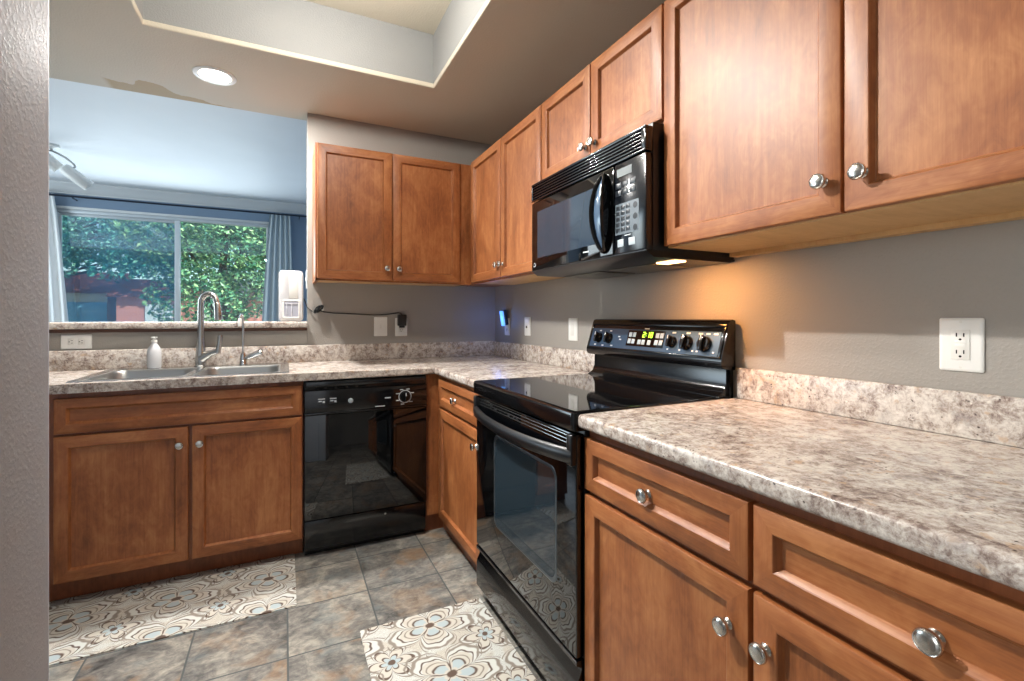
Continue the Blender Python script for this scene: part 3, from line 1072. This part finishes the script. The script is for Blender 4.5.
for u0, v0 in ((1.556, .064), (1.580, .064), (1.556, .036), (1.580, .036), (1.714, .064), (1.738, .064), (1.714, .036), (1.738, .036), (1.617, .034), (1.641, .034), (1.674, .034)):
    MB(TC).box(u0, u0 + .019, v0, v0 + .020, 0.003, 0.0042, bev=0.001).build('key', M['key'], con)
SEG = {'0': 'abcdef', '1': 'bc', '2': 'abged', '3': 'abgcd', '4': 'fgbc', '5': 'afgcd', '6': 'afgedc', '7': 'abc', '8': 'abcdefg', '9': 'abcfgd'}


def digits(mb, text, u, v, h, n0, n1):
    wd, t = h * 0.55, h * 0.13
    for ch in text:
        if ch == ':':
            for q in (.3, .7):
                mb.box(u, u + t, v + h * q - t / 2, v + h * q + t / 2, n0, n1)
            u += t * 2.2
            continue
        g = {'a': (0, wd, h - t, h), 'g': (0, wd, h / 2 - t / 2, h / 2 + t / 2), 'd': (0, wd, 0, t), 'f': (0, t, h / 2, h), 'b': (wd - t, wd, h / 2, h), 'e': (0, t, 0, h / 2), 'c': (wd - t, wd, 0, h / 2)}
        for s in SEG[ch]:
            a = g[s]
            mb.box(u + a[0], u + a[1], v + a[2], v + a[3], n0, n1)
        u += wd * 1.45


mb = MB(TC)
digits(mb, '2:18', 1.640, .064, .023, .003, .0036)
mb.build('clock_digits', M['digit'], con)
for u, r in ((1.352, .024), (1.426, .024), (1.806, .0225), (1.877, .0275), (1.958, .0285)):
    mb = MB(TC)
    mb.lathe([(0, 0), (r, 0), (r, .004), (r * .92, .012), (r * .82, .016), (0, .0165)], (u, .052, .0016), (0, 0, 1), 28)
    mb.box(u - r * .28, u + r * .28, .052 - r * .95, .052 + r * .95, .014, .030, bev=.004)
    k = mb.build('control_knob', M['black'], con)
    MB(TC).box(u - .0012, u + .0012, .052 + r * .3, .052 + r * .92, .0295, .0306).build('knob_pointer', M['mark'], con)
mb = MB(TC)
for u, v in ((1.345, .084), (1.420, .084), (1.325, .018), (1.382, .016), (1.445, .018), (1.485, .060), (1.495, .048)):
    mb.box(u, u + .014, v, v + .005, .0016, .0019)
for u in (1.797, 1.866, 1.922, 1.955, 1.987):
    mb.box(u, u + .018, .086, .092, .0016, .0019)
for u in (1.785, 1.845, 1.905, 1.925, 1.995):
    mb.box(u, u + .008, .022, .027, .0016, .0019)
mb.box(1.640, 1.668, .0995, .1035, .0, .0006)
mb.build('console_print', M['mark'], con)
# oven door
u0, u1 = -RY1 + .004, -RY0 - .004
mb = MB(TG)
mb.box(u0, u1, 0.232, 0.856, 0.0, 0.026, bev=0.005)
od = mb.build('oven_door', M['black_glass'], rg)
mb = MB(TG)
wl = lambda i, n: [(x, y, n) for x, y, _ in rrect(1.465 + i, 1.925 - i, 0.385 + i, 0.730 - i, 0.035, 0)]
mb.loops([wl(-.004, .026), wl(-.003, .0268), wl(0.004, .0268), wl(.006, .0262)], cap0=False, cap1=False)
mb.build('window_border', Mat('window_border_grey', S(84, 92, 98), 0.3, 0.6).m, od)
w = Mat('oven_window_glass', S(38, 50, 58), 0.03, spec=0.9)
mb = MB(TG)
mb.loops([wl(.006, .0258), wl(.006, .0264)])
mb.build('oven_window', w.m, od)
mb = MB(TG)
for v in (0.822, 0.833, 0.844):
    mb.box(u0 + .012, u1 - .012, v, v + .003, 0.0255, 0.028, bev=0.001)
mb.build('door_trim_lines', M['steel'], od)
# bowed handle
mb = MB(TG)
N = 24
secs = []
for k in range(N + 1):
    s = k / N
    u = u0 + .004 + (u1 - u0 - .008) * s
    bow = 0.030 + 0.042 * (1 - (2 * s - 1) ** 2) ** 0.8
    zc = 0.795 - 0.008 * (1 - (2 * s - 1) ** 2)
    hh, tt = 0.022, 0.012
    secs.append([(u, zc - hh, bow), (u, zc - hh * .6, bow + tt), (u, zc + hh * .6, bow + tt), (u, zc + hh, bow), (u, zc + hh * .6, bow - tt), (u, zc - hh * .6, bow - tt)])
mb.loops(secs)
for e0, e1 in ((u0 + .002, u0 + .030), (u1 - .030, u1 - .002)):
    mb.box(e0, e1, 0.768, 0.856, 0.020, 0.042, bev=0.005)
mb.build('oven_handle', M['black_satin'], od, angle=60)
# storage drawer with a scooped pull
mb = MB(TG)
pf = [(0.055, 0.0), (0.055, 0.022), (0.060, 0.025), (0.150, 0.025), (0.165, 0.022), (0.190, 0.010), (0.202, 0.008), (0.208, 0.016), (0.212, 0.025), (0.222, 0.026), (0.225, 0.022), (0.225, 0.0)]
mb.loops([[(u, v, n) for v, n in pf] for u in (u0, u1)])
mb.build('storage_drawer', M['black'], rg, angle=50)

# ------------------------------------------------------------------ microwave
mw = thing('microwave', (-0.2, -1.652, 1.37), 'black over-the-range microwave hung under the short wall cabinet', 'microwave')
MY0, MY1 = -2.024, -1.290
TM = onright(-0.36)
MB().box(-0.36, -0.003, MY0 + .002, MY1 - .002, 1.378, 1.782, bev=0.003).build('microwave_body', M['black_satin'], mw)
a0, a1 = -MY1, -MY0
mb = MB(TM)
mb.box(a0, a1, 1.690, 1.768, 0.0, 0.020, bev=0.004)
mb.box(a0, a1, 1.758, 1.768, 0.018, 0.032, bev=0.003)
mb.box(a0, a1, 1.690, 1.698, 0.018, 0.032, bev=0.003)
mb.box(a0, a0 + .012, 1.698, 1.758, 0.018, 0.032, bev=0.003)
mb.box(a1 - .020, a1, 1.698, 1.758, 0.018, 0.032, bev=0.003)
for k in range(5):
    v = 1.7035 + k * 0.0112
    mb.box(a0 + .012, a1 - .020, v, v + .0045, 0.016, 0.031, bev=0.001)
mb.build('vent_grille', M['mw_black'], mw)
mb = MB(TM)
dU = 1.868
mb.box(a0, dU, 1.388, 1.686, 0.0, 0.030, bev=0.006)
dr = mb.build('door', M['black_glass'], mw)
w = Mat('microwave_window', S(46, 56, 68), 0.06, spec=0.9)
mb = MB(TM)
mb.box(a0 + .055, 1.770, 1.440, 1.640, 0.0298, 0.0308)
mb.build('door_window', w.m, dr)
mb = MB(TM)
mb.lathe([(0, 0), (.009, 0), (.009, .001), (0, .0012)], (a0 + .030, 1.412, .030), (0, 0, 1), 20)
mb.build('emblem', M['mark'], dr)
mb = MB(TM)
mb.lathe([(0, 0), (.0062, 0), (.0062, .001), (0, .0011)], (a0 + .030, 1.412, .0309), (0, 0, 1), 20)
mb.build('emblem_print', M['key_dark'], dr)
MB(TM).box(1.69, 1.725, 1.418, 1.4225, .030, .0304).build('door_print', M['mark'], dr)
# oval dished handle
mb = MB(TM)
N = 36
def oval(wd, ht, n_, push=0.0):
    out = []
    for k in range(N):
        a = 2 * PI * k / N
        x, y = wd * math.cos(a), ht * math.sin(a)
        out.append((1.826 + x, 1.536 + y, n_ + push * (1 - (y / 0.14) ** 2)))
    return out
mb.loops([oval(.033, .136, .030), oval(.035, .138, .036, .020), oval(.034, .137, .042, .030), oval(.031, .133, .045, .033), oval(.027, .126, .044, .031), oval(.025, .121, .036, .018)], cap1=False)
hd = mb.build('door_handle', M['black'], dr, angle=70)
mb = MB(TM)
mb.loops([oval(.0255, .1215, .036, .0195), oval(.018, .10, .040, .026), oval(.006, .05, .041, .028)], cap0=False)
mb.build('grip_recess', Mat('grip_reflection_tint', S(70, 90, 112), 0.15, spec=0.8).m, dr)  # pale blue reflection put into the colour of the grip
mb = MB(TM)
mb.box(dU + .003, a1, 1.388, 1.686, 0.0, 0.030, bev=0.006)
pn = mb.build('control_panel', M['mw_black'], mw)
MB(TM).box(1.887, 1.960, 1.640, 1.666, .030, .0312).build('display', M['lcd'], pn)
for r in range(2):
    for c_ in range(3):
        u = 1.880 + c_ * .034
        MB(TM).box(u, u + .029, 1.604 - r * .025, 1.622 - r * .025, .030, .0308, bev=.0004).build('program_key', M['key_dark'], pn)
mb = MB(TM)
mb.box(1.878, 1.992, 1.452, 1.552, .0296, .0303)
kp = mb.build('keypad_plate', M['lcd2'], pn)
for r in range(5):
    for c_ in range(3):
        u, v = 1.882 + c_ * .025, 1.532 - r * .018
        MB(TM).box(u, u + .019, v, v + .013, .0303, .0309, bev=.0003).build('number_key', M['key_dark'], pn)
for v in (1.535, 1.50, 1.465):
    MB(TM).lathe([(0, 0), (.010, 0), (.010, .0006), (0, .0008)], (1.976, v, .0303), (0, 0, 1), 16).build('round_key', M['key_dark'], pn)
for u in (1.890, 1.945):
    MB(TM).box(u, u + .030, 1.412, 1.436, .030, .0306, bev=.0003).build('start_key', M['key'], pn)
MB(TM).box(1.925, 1.955, 1.4445, 1.4475, .030, .0304).build('panel_print', M['mark'], pn)
mb = MB()
mb.prism([(-0.388, 1.386), (-0.36, 1.368), (-0.03, 1.366), (-0.003, 1.372), (-0.003, 1.378), (-0.388, 1.390)], MY0, MY1, 'y')
bp = mb.build('bottom_plate', M['black_satin'], mw)
for y0, y1 in ((-1.60, -1.34), (-1.89, -1.66)):
    mb = MB()
    mb.box(-0.25, -0.07, y0, y1, 1.3625, 1.366, bev=.002)
    mb.build('grease_filter', M['grease'], bp)
MB().box(-0.250, -0.200, -2.000, -1.915, 1.3625, 1.3668, bev=.002).build('lamp_lens', M['lens_warm'], bp)
light('microwave_lamp', 'AREA', (-0.225, -1.957, 1.358), 2.8, (1.0, 0.42, 0.11), 0.05, (0, -0.55, 0), 0.09, spread=math.radians(150))

# ------------------------------------------------------------------ outlets, switches, plugs
def plate(T, u, v, w_, h_, name, label, cat):
    p = T @ Vector((u, v, 0))
    t = thing(name, p, label, cat)
    mb = MB(T)
    a, b = w_ / 2, h_ / 2
    mb.loops([[(x, y, n_) for x, y, _ in rrect(u - a + i, u + a - i, v - b + i, v + b - i, 0.004, 0, 3)] for i, n_ in ((0, .0008), (0, .003), (.003, .0055), (.006, .006))])
    mb.build('cover_plate', M['white'], t)
    return t


def receptacle(t, T, u, v, horiz=False, w_=.033, h_=.026):
    mb = MB(T)
    a, b = (h_ / 2, w_ / 2) if horiz else (w_ / 2, h_ / 2)
    mb.box(u - a, u + a, v - b, v + b, .006, .0072, bev=.001)
    r = mb.build('socket', M['ivory'], t)
    mb = MB(T)
    for s, q in ((-.0063, .0042), (.0063, .0036)):
        if horiz:
            mb.box(u - .001, u + .007, v + s - .0011, v + s + .0011, .0070, .0075)
        else:
            mb.box(u + s - .0011, u + s + .0011, v - .001, v + .007, .0070, .0075)
    if horiz:
        mb.lathe([(0, 0), (.0024, 0), (.0024, .0006), (0, .0006)], (u - .007, v, .0070), (0, 0, 1), 10)
    else:
        mb.lathe([(0, 0), (.0024, 0), (.0024, .0006), (0, .0006)], (u, v - .007, .0070), (0, 0, 1), 10)
    mb.build('slot', M['slot'], r)


TW, TRW = onback(0), onright(0)
t = plate(TW, -2.332, 1.060, .122, .074, 'wall_outlet', 'white sideways duplex outlet low under the ledge at far left', 'outlet')
receptacle(t, TW, -2.352, 1.060, True)
receptacle(t, TW, -2.312, 1.060, True)
t = plate(TW, -0.8135, 1.126, .084, .124, 'wall_switch', 'white single switch plate under the back wall cabinet beside the cord', 'switch')
MB(TW).box(-0.8185, -0.8085, 1.114, 1.138, .006, .0068).build('switch_slot', M['ivory'], t)
MB(TW).box(-0.8170, -0.8100, 1.120, 1.137, .0068, .014, bev=.002).build('toggle', M['white'], t)
t = plate(TW, -0.681, 1.122, .079, .120, 'wall_outlet', 'white duplex outlet with the black power adapter plugged in', 'outlet')
receptacle(t, TW, -0.681, 1.143)
receptacle(t, TW, -0.681, 1.101)
t = plate(TRW, 0.212, 1.122, .076, .118, 'wall_outlet', 'white duplex outlet in the corner with the blue night light on it', 'outlet')
receptacle(t, TRW, 0.212, 1.143)
receptacle(t, TRW, 0.212, 1.101)
t = plate(TRW, 0.512, 1.129, .078, .118, 'wall_switch', 'white toggle switch plate between the night light and the range', 'switch')
MB(TRW).box(.507, .517, 1.117, 1.141, .006, .0068).build('switch_slot', M['ivory'], t)
MB(TRW).box(.5085, .5155, 1.118, 1.132, .0068, .0145, bev=.002).build('toggle', M['key_dark'], t)
t = plate(TRW, 1.030, 1.121, .084, .120, 'wall_switch', 'white rocker switch plate just left of the range console', 'switch')
MB(TRW).box(1.0135, 1.0465, 1.088, 1.154, .006, .0085, bev=.0015).build('rocker', M['ivory'], t)
t = plate(TRW, 2.6165, 1.1205, .078, .120, 'wall_outlet', 'large white GFCI outlet on the wall above the right counter', 'outlet')
mb = MB(TRW)
mb.box(2.600, 2.633, 1.087, 1.154, .006, .0078, bev=.001)
g = mb.build('socket', M['ivory'], t)
mb = MB(TRW)
for v in (1.138, 1.100):
    mb.box(2.609, 2.6112, v, v + .0085, .0076, .0081)
    mb.box(2.6218, 2.624, v, v + .0085, .0076, .0081)
    mb.lathe([(0, 0), (.0026, 0), (.0026, .0005), (0, .0005)], (2.6165, v - .006, .0076), (0, 0, 1), 10)
mb.build('slot', M['slot'], g)
mb = MB(TRW)
mb.box(2.607, 2.626, 1.1165, 1.1225, .0076, .0086, bev=.0004)
mb.box(2.607, 2.626, 1.1245, 1.1300, .0076, .0086, bev=.0004)
mb.build('test_button', M['white'], g)
mb = MB(TRW)
for v in (1.1715, 1.0695):
    mb.lathe([(0, 0), (.003, 0), (.003, .0007), (0, .001)], (2.6165, v, .006), (0, 0, 1), 10)
mb.build('plate_screw', M['ivory'], t)
# small switch on the wall end
TE = frame((-1.25, 0.06, 0), (0, -1, 0), (0, 0, 1), (-1, 0, 0))
t = plate(TE, 0.0, 1.42, .070, .115, 'wall_switch', 'white switch plate seen edge-on on the wall end above the white appliance', 'switch')
MB(TE).box(-.006, .006, 1.408, 1.432, .006, .012, bev=.002).build('toggle', M['white'], t)

# night light
nl = thing('night_light', (-0.03, -0.215, 1.13), 'plug-in night light glowing blue in the corner above the counter', 'night light')
TN = frame((-0.0085, -0.212, 1.165), (0, -1, 0), (-0.16, 0, 0.987), (-0.987, 0, -0.16))
mb = MB(TN)
mb.box(-.028, .028, -.03, .075, .0, .022, bev=.005)
mb.build('housing', Mat('night_light_housing', S(40, 60, 110), 0.4).m, nl)
mb = MB(TN)
mb.box(-.024, .024, -.034, .070, .022, .034, bev=.006)
mb.build('diffuser', M['night'], nl)
light('night_light_glow', 'POINT', (-0.085, -0.19, 1.17), 0.35, (0.12, 0.30, 1.0), 0.02)

# power adapter with its cord
pa = thing('power_adapter', (-0.681, -0.03, 1.14), 'black power adapter in the outlet with a thin cord running along the wall', 'power adapter')
mb = MB(TW)
mb.box(-0.708, -0.652, 1.130, 1.204, .009, .042, bev=.005)
mb.box(-0.697, -0.663, 1.118, 1.131, .009, .034, bev=.003)
mb.build('adapter_body', M['black_satin'], pa)
pts = [(-0.680, -0.022, 1.200), (-0.684, -0.016, 1.212), (-0.70, -0.010, 1.216)]
for k in range(1, 12):
    s = k / 12
    pts.append((-0.70 - 0.44 * s, -0.006, 1.216 - 0.014 * math.sin(PI * s) - 0.004 * math.sin(7 * s)))
pts.append((-1.150, -0.008, 1.218))
cd = MB()
cd.tube(pts, 0.0032, 8)
# tied bundle of slack
rq = random.Random(3)
for q in range(6):
    ra, rb_ = rq.uniform(.020, .034), rq.uniform(.008, .016)
    tl_, ox_, oz_ = rq.uniform(.35, .75), rq.uniform(-.008, .008), rq.uniform(-.008, .008)
    lp = []
    for k in range(23):
        a = 2 * PI * k / 24 + q
        x_, z_ = ra * math.cos(a), rb_ * math.sin(a)
        lp.append((-1.188 + ox_ + x_ * math.cos(tl_) - z_ * math.sin(tl_), -0.016 + 0.009 * math.sin(a + q), 1.234 + oz_ + x_ * math.sin(tl_) + z_ * math.cos(tl_)))
    cd.tube(lp, 0.0030, 8)
cd.tube([(-1.196, -0.022, 1.215), (-1.190, -0.024, 1.235), (-1.184, -0.022, 1.252)], 0.008, 8)
cd.tube([(-1.150, -0.010, 1.218), (-1.170, -0.012, 1.222), (-1.188, -0.014, 1.232)], 0.0032, 8)
cd.tube([(-1.222, -0.012, 1.220), (-1.236, -0.008, 1.232), (-1.252, -0.006, 1.246), (-1.258, 0.02, 1.270), (-1.264, 0.05, 1.29), (-1.268, 0.065, 1.30)], 0.0032, 8)
cd.build('cord', M['black_satin'], pa)

# white appliance on the ledge
ap = thing('countertop_appliance', (-1.338, 0.07, 1.1605), 'white upright plastic appliance with clear front window at the right end of the ledge', 'appliance')
def rbox(x0, x1, z0, z1, y0, y1, r, e):
    return [[(x, y, z) for x, z, _ in rrect(x0 + i, x1 - i, z0 + i, z1 - i, r, 0, 6)] for y, i in ((y1, e), (y1 - e, 0), (y0 + e, 0), (y0, e))]
mb = MB()
mb.loops(rbox(-1.408, -1.272, 1.1605, 1.470, 0.022, 0.150, 0.026, 0.008))
bd = mb.build('housing', M['white_soft'], ap)
mb = MB()
mb.loops([[(x, y, z) for x, z, _ in rrect(-1.384 + i, -1.296 - i, 1.184 + i, 1.288 - i, 0.008, 0, 4)] for i, y in ((-.004, .0225), (-.002, .018), (.003, .018), (.006, .0225))], cap0=False, cap1=False)
mb.build('window_bezel', M['white'], bd)
MB().box(-1.382, -1.298, 0.0200, 0.0215, 1.186, 1.286).build('clear_window', Mat('smoked_clear_panel', S(168, 170, 182), 0.15).m, bd)
mb = MB()
for a in (-1.368, -1.340):
    mb.box(a, a + .005, 0.0170, 0.0198, 1.192, 1.270, bev=.001)
mb.box(-1.376, -1.304, 0.0165, 0.0198, 1.266, 1.272, bev=.001)
mb.build('inner_rib', Mat('rib_grey', S(198, 199, 206), 0.4).m, bd)
MB().box(-1.352, -1.303, 0.0205, 0.0222, 1.300, 1.455, bev=.001).build('front_panel', M['ivory'], bd)

# ------------------------------------------------------------------ mats
rm = world_obj(MB())
rm.loops([rrect(-2.25, -1.331, -1.013, -0.54, 0.006, 0.0008, 2), rrect(-2.25, -1.331, -1.013, -0.54, 0.006, 0.0045, 2), rrect(-2.247, -1.334, -1.010, -0.543, 0.006, 0.006, 2)])
tag(rm.build('floor_mat', M['rug_sink']), 'long printed floral floor mat in front of the sink cabinet', 'mat')
rm = world_obj(MB())
rm.loops([rrect(-1.121, -0.637, -2.06, -1.288, 0.006, 0.0008, 2), rrect(-1.121, -0.637, -2.06, -1.288, 0.006, 0.0045, 2), rrect(-1.118, -0.640, -2.057, -1.291, 0.006, 0.006, 2)])
tag(rm.build('floor_mat', M['rug']), 'pale printed floral floor mat in front of the range', 'mat')

# ------------------------------------------------------------------ ceiling fixtures
cl = thing('recessed_light', (-1.70, -0.27, 2.435), 'round white recessed light glowing in the kitchen ceiling', 'ceiling light')
mb = MB()
n = 40
rg_ = lambda r, z: [(-1.70 + r * math.cos(2 * PI * k / n), -0.27 + r * math.sin(2 * PI * k / n), z) for k in range(n)]
mb.loops([rg_(.098, 2.4345), rg_(.096, 2.4305), (rg_(.078, 2.428)), rg_(.072, 2.4315), rg_(.072, 2.4345)], cap0=False, cap1=False)
mb.build('trim_ring', M['white'], cl)
MB().lathe([(0, 0), (.072, 0), (.072, .003), (0, .003)], (-1.70, -0.27, 2.4312), (0, 0, 1), 40).build('lens', M['lens'], cl)

tl = thing('track_light', (-3.16, 2.4, 2.715), 'white spotlight fixture hanging from the living room ceiling at left', 'ceiling light')
MB().lathe([(0, 0), (.06, 0), (.06, .02), (.03, .03), (.012, .035), (0, .035)], (-3.24, 2.4, 2.714), (0, 0, -1), 24).build('canopy', M['white'], tl)
mb = MB()
mb.tube([(-3.24, 2.4, 2.69), (-3.235, 2.4, 2.665), (-3.19, 2.4, 2.645), (-3.14, 2.4, 2.615), (-3.085, 2.4, 2.565), (-3.075, 2.4, 2.545), (-3.10, 2.4, 2.51)], 0.009, 10)
mb.tube([(-3.235, 2.4, 2.665), (-3.29, 2.4, 2.66), (-3.34, 2.4, 2.63), (-3.30, 2.4, 2.60)], 0.009, 10)
mb.build('arm', M['steel_satin'], tl)
for (x0, z0, x1, z1) in ((-3.155, 2.525, -2.985, 2.385), (-3.33, 2.645, -3.20, 2.52)):
    ax = Vector((x1 - x0, 0.05, z1 - z0))
    ln = ax.length
    mb = MB()
    mb.lathe([(0, 0), (.042, .004), (.050, .02), (.052, ln * .55), (.050, ln * .97), (.046, ln), (.042, ln - .01), (0, ln - .012)], (x0, 2.38, z0), ax, 24)
    mb.build('spotlight_head', M['white'], tl)

# ------------------------------------------------------------------ curtains
rd = thing('curtain_rod', (-2.5, 3.80, 2.565), 'thin dark curtain rod across the top of the living room window', 'curtain rod')
mb = MB()
mb.tube([(-4.2, 3.762, 2.545), (-1.0, 3.762, 2.545)], 0.011, 12)
mb.build('rod', M['rod'], rd)
mb = MB()
for x in (-3.52, -1.20):
    mb.box(x - .004, x + .004, 3.765, 3.898, 2.525, 2.536)
mb.build('bracket', M['rod'], rd)


def curtain(name, xt0, xt1, xb0, xb1, mat, label, folds, amp):
    cols, rows = 90, 14
    front_, back = [], []
    vs, fs = [], []
    for side in (0, 1):
        for r in range(rows + 1):
            s = r / rows
            z = 2.565 - (2.565 - 0.03) * s
            k_ = s ** 0.8
            xa, xb = xt0 + (xb0 - xt0) * k_, xt1 + (xb1 - xt1) * k_
            for c_ in range(cols + 1):
                q = c_ / cols
                ph = 2 * PI * folds * q + 0.5 * math.sin(3 * s + 5 * q)
                y = 3.812 + amp * (0.7 + 0.3 * s) * math.sin(ph) + (0.004 if side else 0)
                vs.append((xa + (xb - xa) * q, y, z))
    W = cols + 1
    H = (rows + 1) * W
    for r in range(rows):
        for c_ in range(cols):
            a = r * W + c_
            fs.append([a, a + 1, a + W + 1, a + W])
            fs.append([H + a + W, H + a + W + 1, H + a + 1, H + a])
    for r in range(rows):
        a = r * W
        fs.append([a, a + W, H + a + W, H + a])
        a = r * W + cols
        fs.append([a + W, a, H + a, H + a + W])
    for c_ in range(cols):
        fs.append([c_, H + c_, H + c_ + 1, c_ + 1])
        a = rows * W + c_
        fs.append([a, a + 1, H + a + 1, H + a])
    mb = MB()
    mb.add(vs, fs)
    return tag(mb.build(name, mat, smooth=True, angle=80), label, 'curtain')


curtain('curtain', -1.55, -1.31, -1.70, -1.24, M['curtain'], 'grey blue curtain hanging at the right side of the living room window', 5, 0.030)
curtain('curtain', -4.05, -3.69, -4.05, -3.50, M['curtain_white'], 'white curtain hanging at the left side of the living room window', 5, 0.030)

# ------------------------------------------------------------------ outdoors
w = Mat('garden_ground', S(120, 124, 100), 0.9)
w.set('Base Color', w.ramp(w.noise(w.coords('Object'), 0.8, 5, 0.6), [(0.4, S(92, 104, 70)), (0.55, S(150, 146, 128)), (0.7, S(186, 180, 164))]))
struct(MB().box(-40, 25, 4.3, 60, -0.5, -0.25).build('ground', w.m))


def mat_leaf(name, a, b, c_):
    w = Mat(name, rough=0.45, spec=0.4)
    rnd = w.white(w.vmath('MULTIPLY', w.coords('Object'), (0, 0, 0)))
    gm = w.nt.nodes.new('ShaderNodeNewGeometry')
    f = X(w.nt, gm.outputs['Random Per Island'])
    w.set('Base Color', w.ramp(f, [(0.0, a), (0.5, b), (1.0, c_)]))
    w.set('Subsurface Weight', 0.0)
    return w.m


leafA = mat_leaf('leaves_teal', S(30, 104, 100), S(70, 150, 132), S(150, 206, 176))
leafB = mat_leaf('leaves_green', S(30, 92, 70), S(84, 146, 100), S(176, 206, 140))
bark = Mat('bark', S(74, 62, 54), 0.9).m


def tree(loc, trunk_h, blobs, nleaf, leaf, label, size=0.13):
    t = thing('tree', loc, label, 'tree')
    L0 = Vector(loc)
    mb = MB()
    mb.tube([L0, L0 + Vector((.05, 0, trunk_h * .5)), L0 + Vector((-.05, .05, trunk_h)), L0 + Vector((.1, 0, trunk_h + 1.2))], [.15, .11, .09, .05], 10)
    for bx, by, bz, br in blobs:
        mb.tube([L0 + Vector((0, 0, trunk_h * .8)), L0 + Vector((bx * .5, by * .5, (trunk_h * .8 + bz) * .5 + .2)), L0 + Vector((bx, by, bz))], [.06, .04, .02], 8)
    mb.build('trunk', bark, t)
    vs, fs = [], []
    for i in range(nleaf):
        bx, by, bz, br = random.choices(blobs, [b[3] ** 2 for b in blobs])[0]
        d_ = Vector((random.gauss(0, 1), random.gauss(0, 1), random.gauss(0, 1))).normalized()
        rr = br * (0.55 + 0.45 * random.random() ** .5) * (1 + .12 * math.sin(5 * d_.x + 3 * d_.z + bx))
        p = L0 + Vector((bx, by, bz)) + Vector((d_.x * rr, d_.y * rr, d_.z * rr * .8))
        e1 = Vector((random.gauss(0, 1), random.gauss(0, 1), random.gauss(0, .6))).normalized()
        e2 = e1.cross(Vector((random.gauss(0, 1), random.gauss(0, 1), random.gauss(0, 1))).normalized()).normalized()
        s = size * random.uniform(.6, 1.25)
        nn = e1.cross(e2) * s * .12
        k = len(vs)
        vs += [p - e1 * s * .5, p + e2 * s * .26 + nn, p + e1 * s * .5, p - e2 * s * .26 + nn]
        fs.append([k, k + 1, k + 2, k + 3])
    mb = MB()
    mb.add([tuple(v) for v in vs], fs)
    mb.build('foliage', leaf, t, smooth=False, fix=False)
    return t


tree((-7.7, 13.5, -0.25), 3.6, [(b[0] + 1.8, *b[1:]) for b in [(0, 0, 4.1, 1.6), (-1.7, .3, 3.9, 1.5), (1.6, -.2, 4.0, 1.5), (0.4, .6, 5.4, 1.5), (-1.2, -.6, 3.2, 1.0), (1.0, -.8, 3.3, 1.0), (-2.8, 0, 4.6, 1.4), (2.4, .3, 4.9, 1.3)]], 26000, leafA, 'broad teal-green tree filling the left window pane')
tree((-2.6, 8.6, -0.25), 1.2, [(0, 0, 2.9, 1.3), (.9, .2, 2.2, 1.0), (-.8, .3, 3.4, 1.1), (.6, 0, 3.9, 1.2), (-.3, -.3, 1.8, .9), (1.5, .3, 3.2, 1.1), (.2, -.2, 4.6, 1.1)], 22000, leafB, 'bushy green tree filling the right window pane', .11)
tree((-11.8, 22.0, -0.25), 3.0, [(b[0] + 3.8, *b[1:]) for b in [(0, 0, 5, 2.4), (2.4, .5, 5.4, 2.4), (-2.4, 0, 5.5, 2.3), (4.8, 0, 5.2, 2.4), (1, 0, 7.4, 2.5), (-4.4, 0, 6, 2.2), (7, 1, 5.5, 2.4)]], 9000, leafA, 'distant tree row rising behind the houses outside', .32)

h = thing('house', (-6.6, 24, -0.25), 'red-brown house with a low roof seen through the left window pane', 'house')
wallr = Mat('red_stucco', S(200, 132, 118), 0.8).m
roofr = Mat('clay_roof', S(150, 84, 70), 0.8).m
MB().box(-7.9, -5.4, 22.5, 26, -0.25, 2.1).build('house_wall', wallr, h)
mb = MB()
mb.prism([(22.2, 2.1), (26.3, 2.1), (24.2, 3.0)], -8.2, -5.1, 'x')
mb.build('house_roof', roofr, h)
mb = MB()
mb.box(-6.9, -5.9, 22.44, 22.52, -0.2, 1.8, bev=.02)
mb.build('house_door', M['trim'], h)
h2 = thing('house', (-12, 26, -0.25), 'pale rendered house at the left edge of the window view', 'house')
MB().box(-16, -8.6, 24, 28, -0.25, 2.3).build('house_wall', Mat('pale_render', S(206, 204, 196), 0.8).m, h2)
mb = MB()
mb.prism([(23.6, 2.3), (28.4, 2.3), (26, 3.4)], -16.4, -8.3, 'x')
mb.build('house_roof', roofr, h2)
for x in (-11.9, -10.4, -9.5):
    MB().box(x, x + .9, 23.95, 24.02, 0.9, 1.9, bev=.02).build('house_window', Mat('house_window_glass', S(120, 170, 200), 0.1).m, h2)
h3 = thing('house', (-1.6, 26, -0.25), 'salmon house wall glimpsed beside the window mullion', 'house')
MB().box(-4.6, 1.5, 25, 29, -0.25, 2.2).build('house_wall', Mat('salmon_render', S(190, 120, 108), 0.8).m, h3)
mb = MB()
mb.prism([(24.6, 2.2), (29.4, 2.2), (27, 3.2)], -4.9, 1.8, 'x')
mb.build('house_roof', Mat('grey_roof', S(110, 108, 108), 0.8).m, h3)
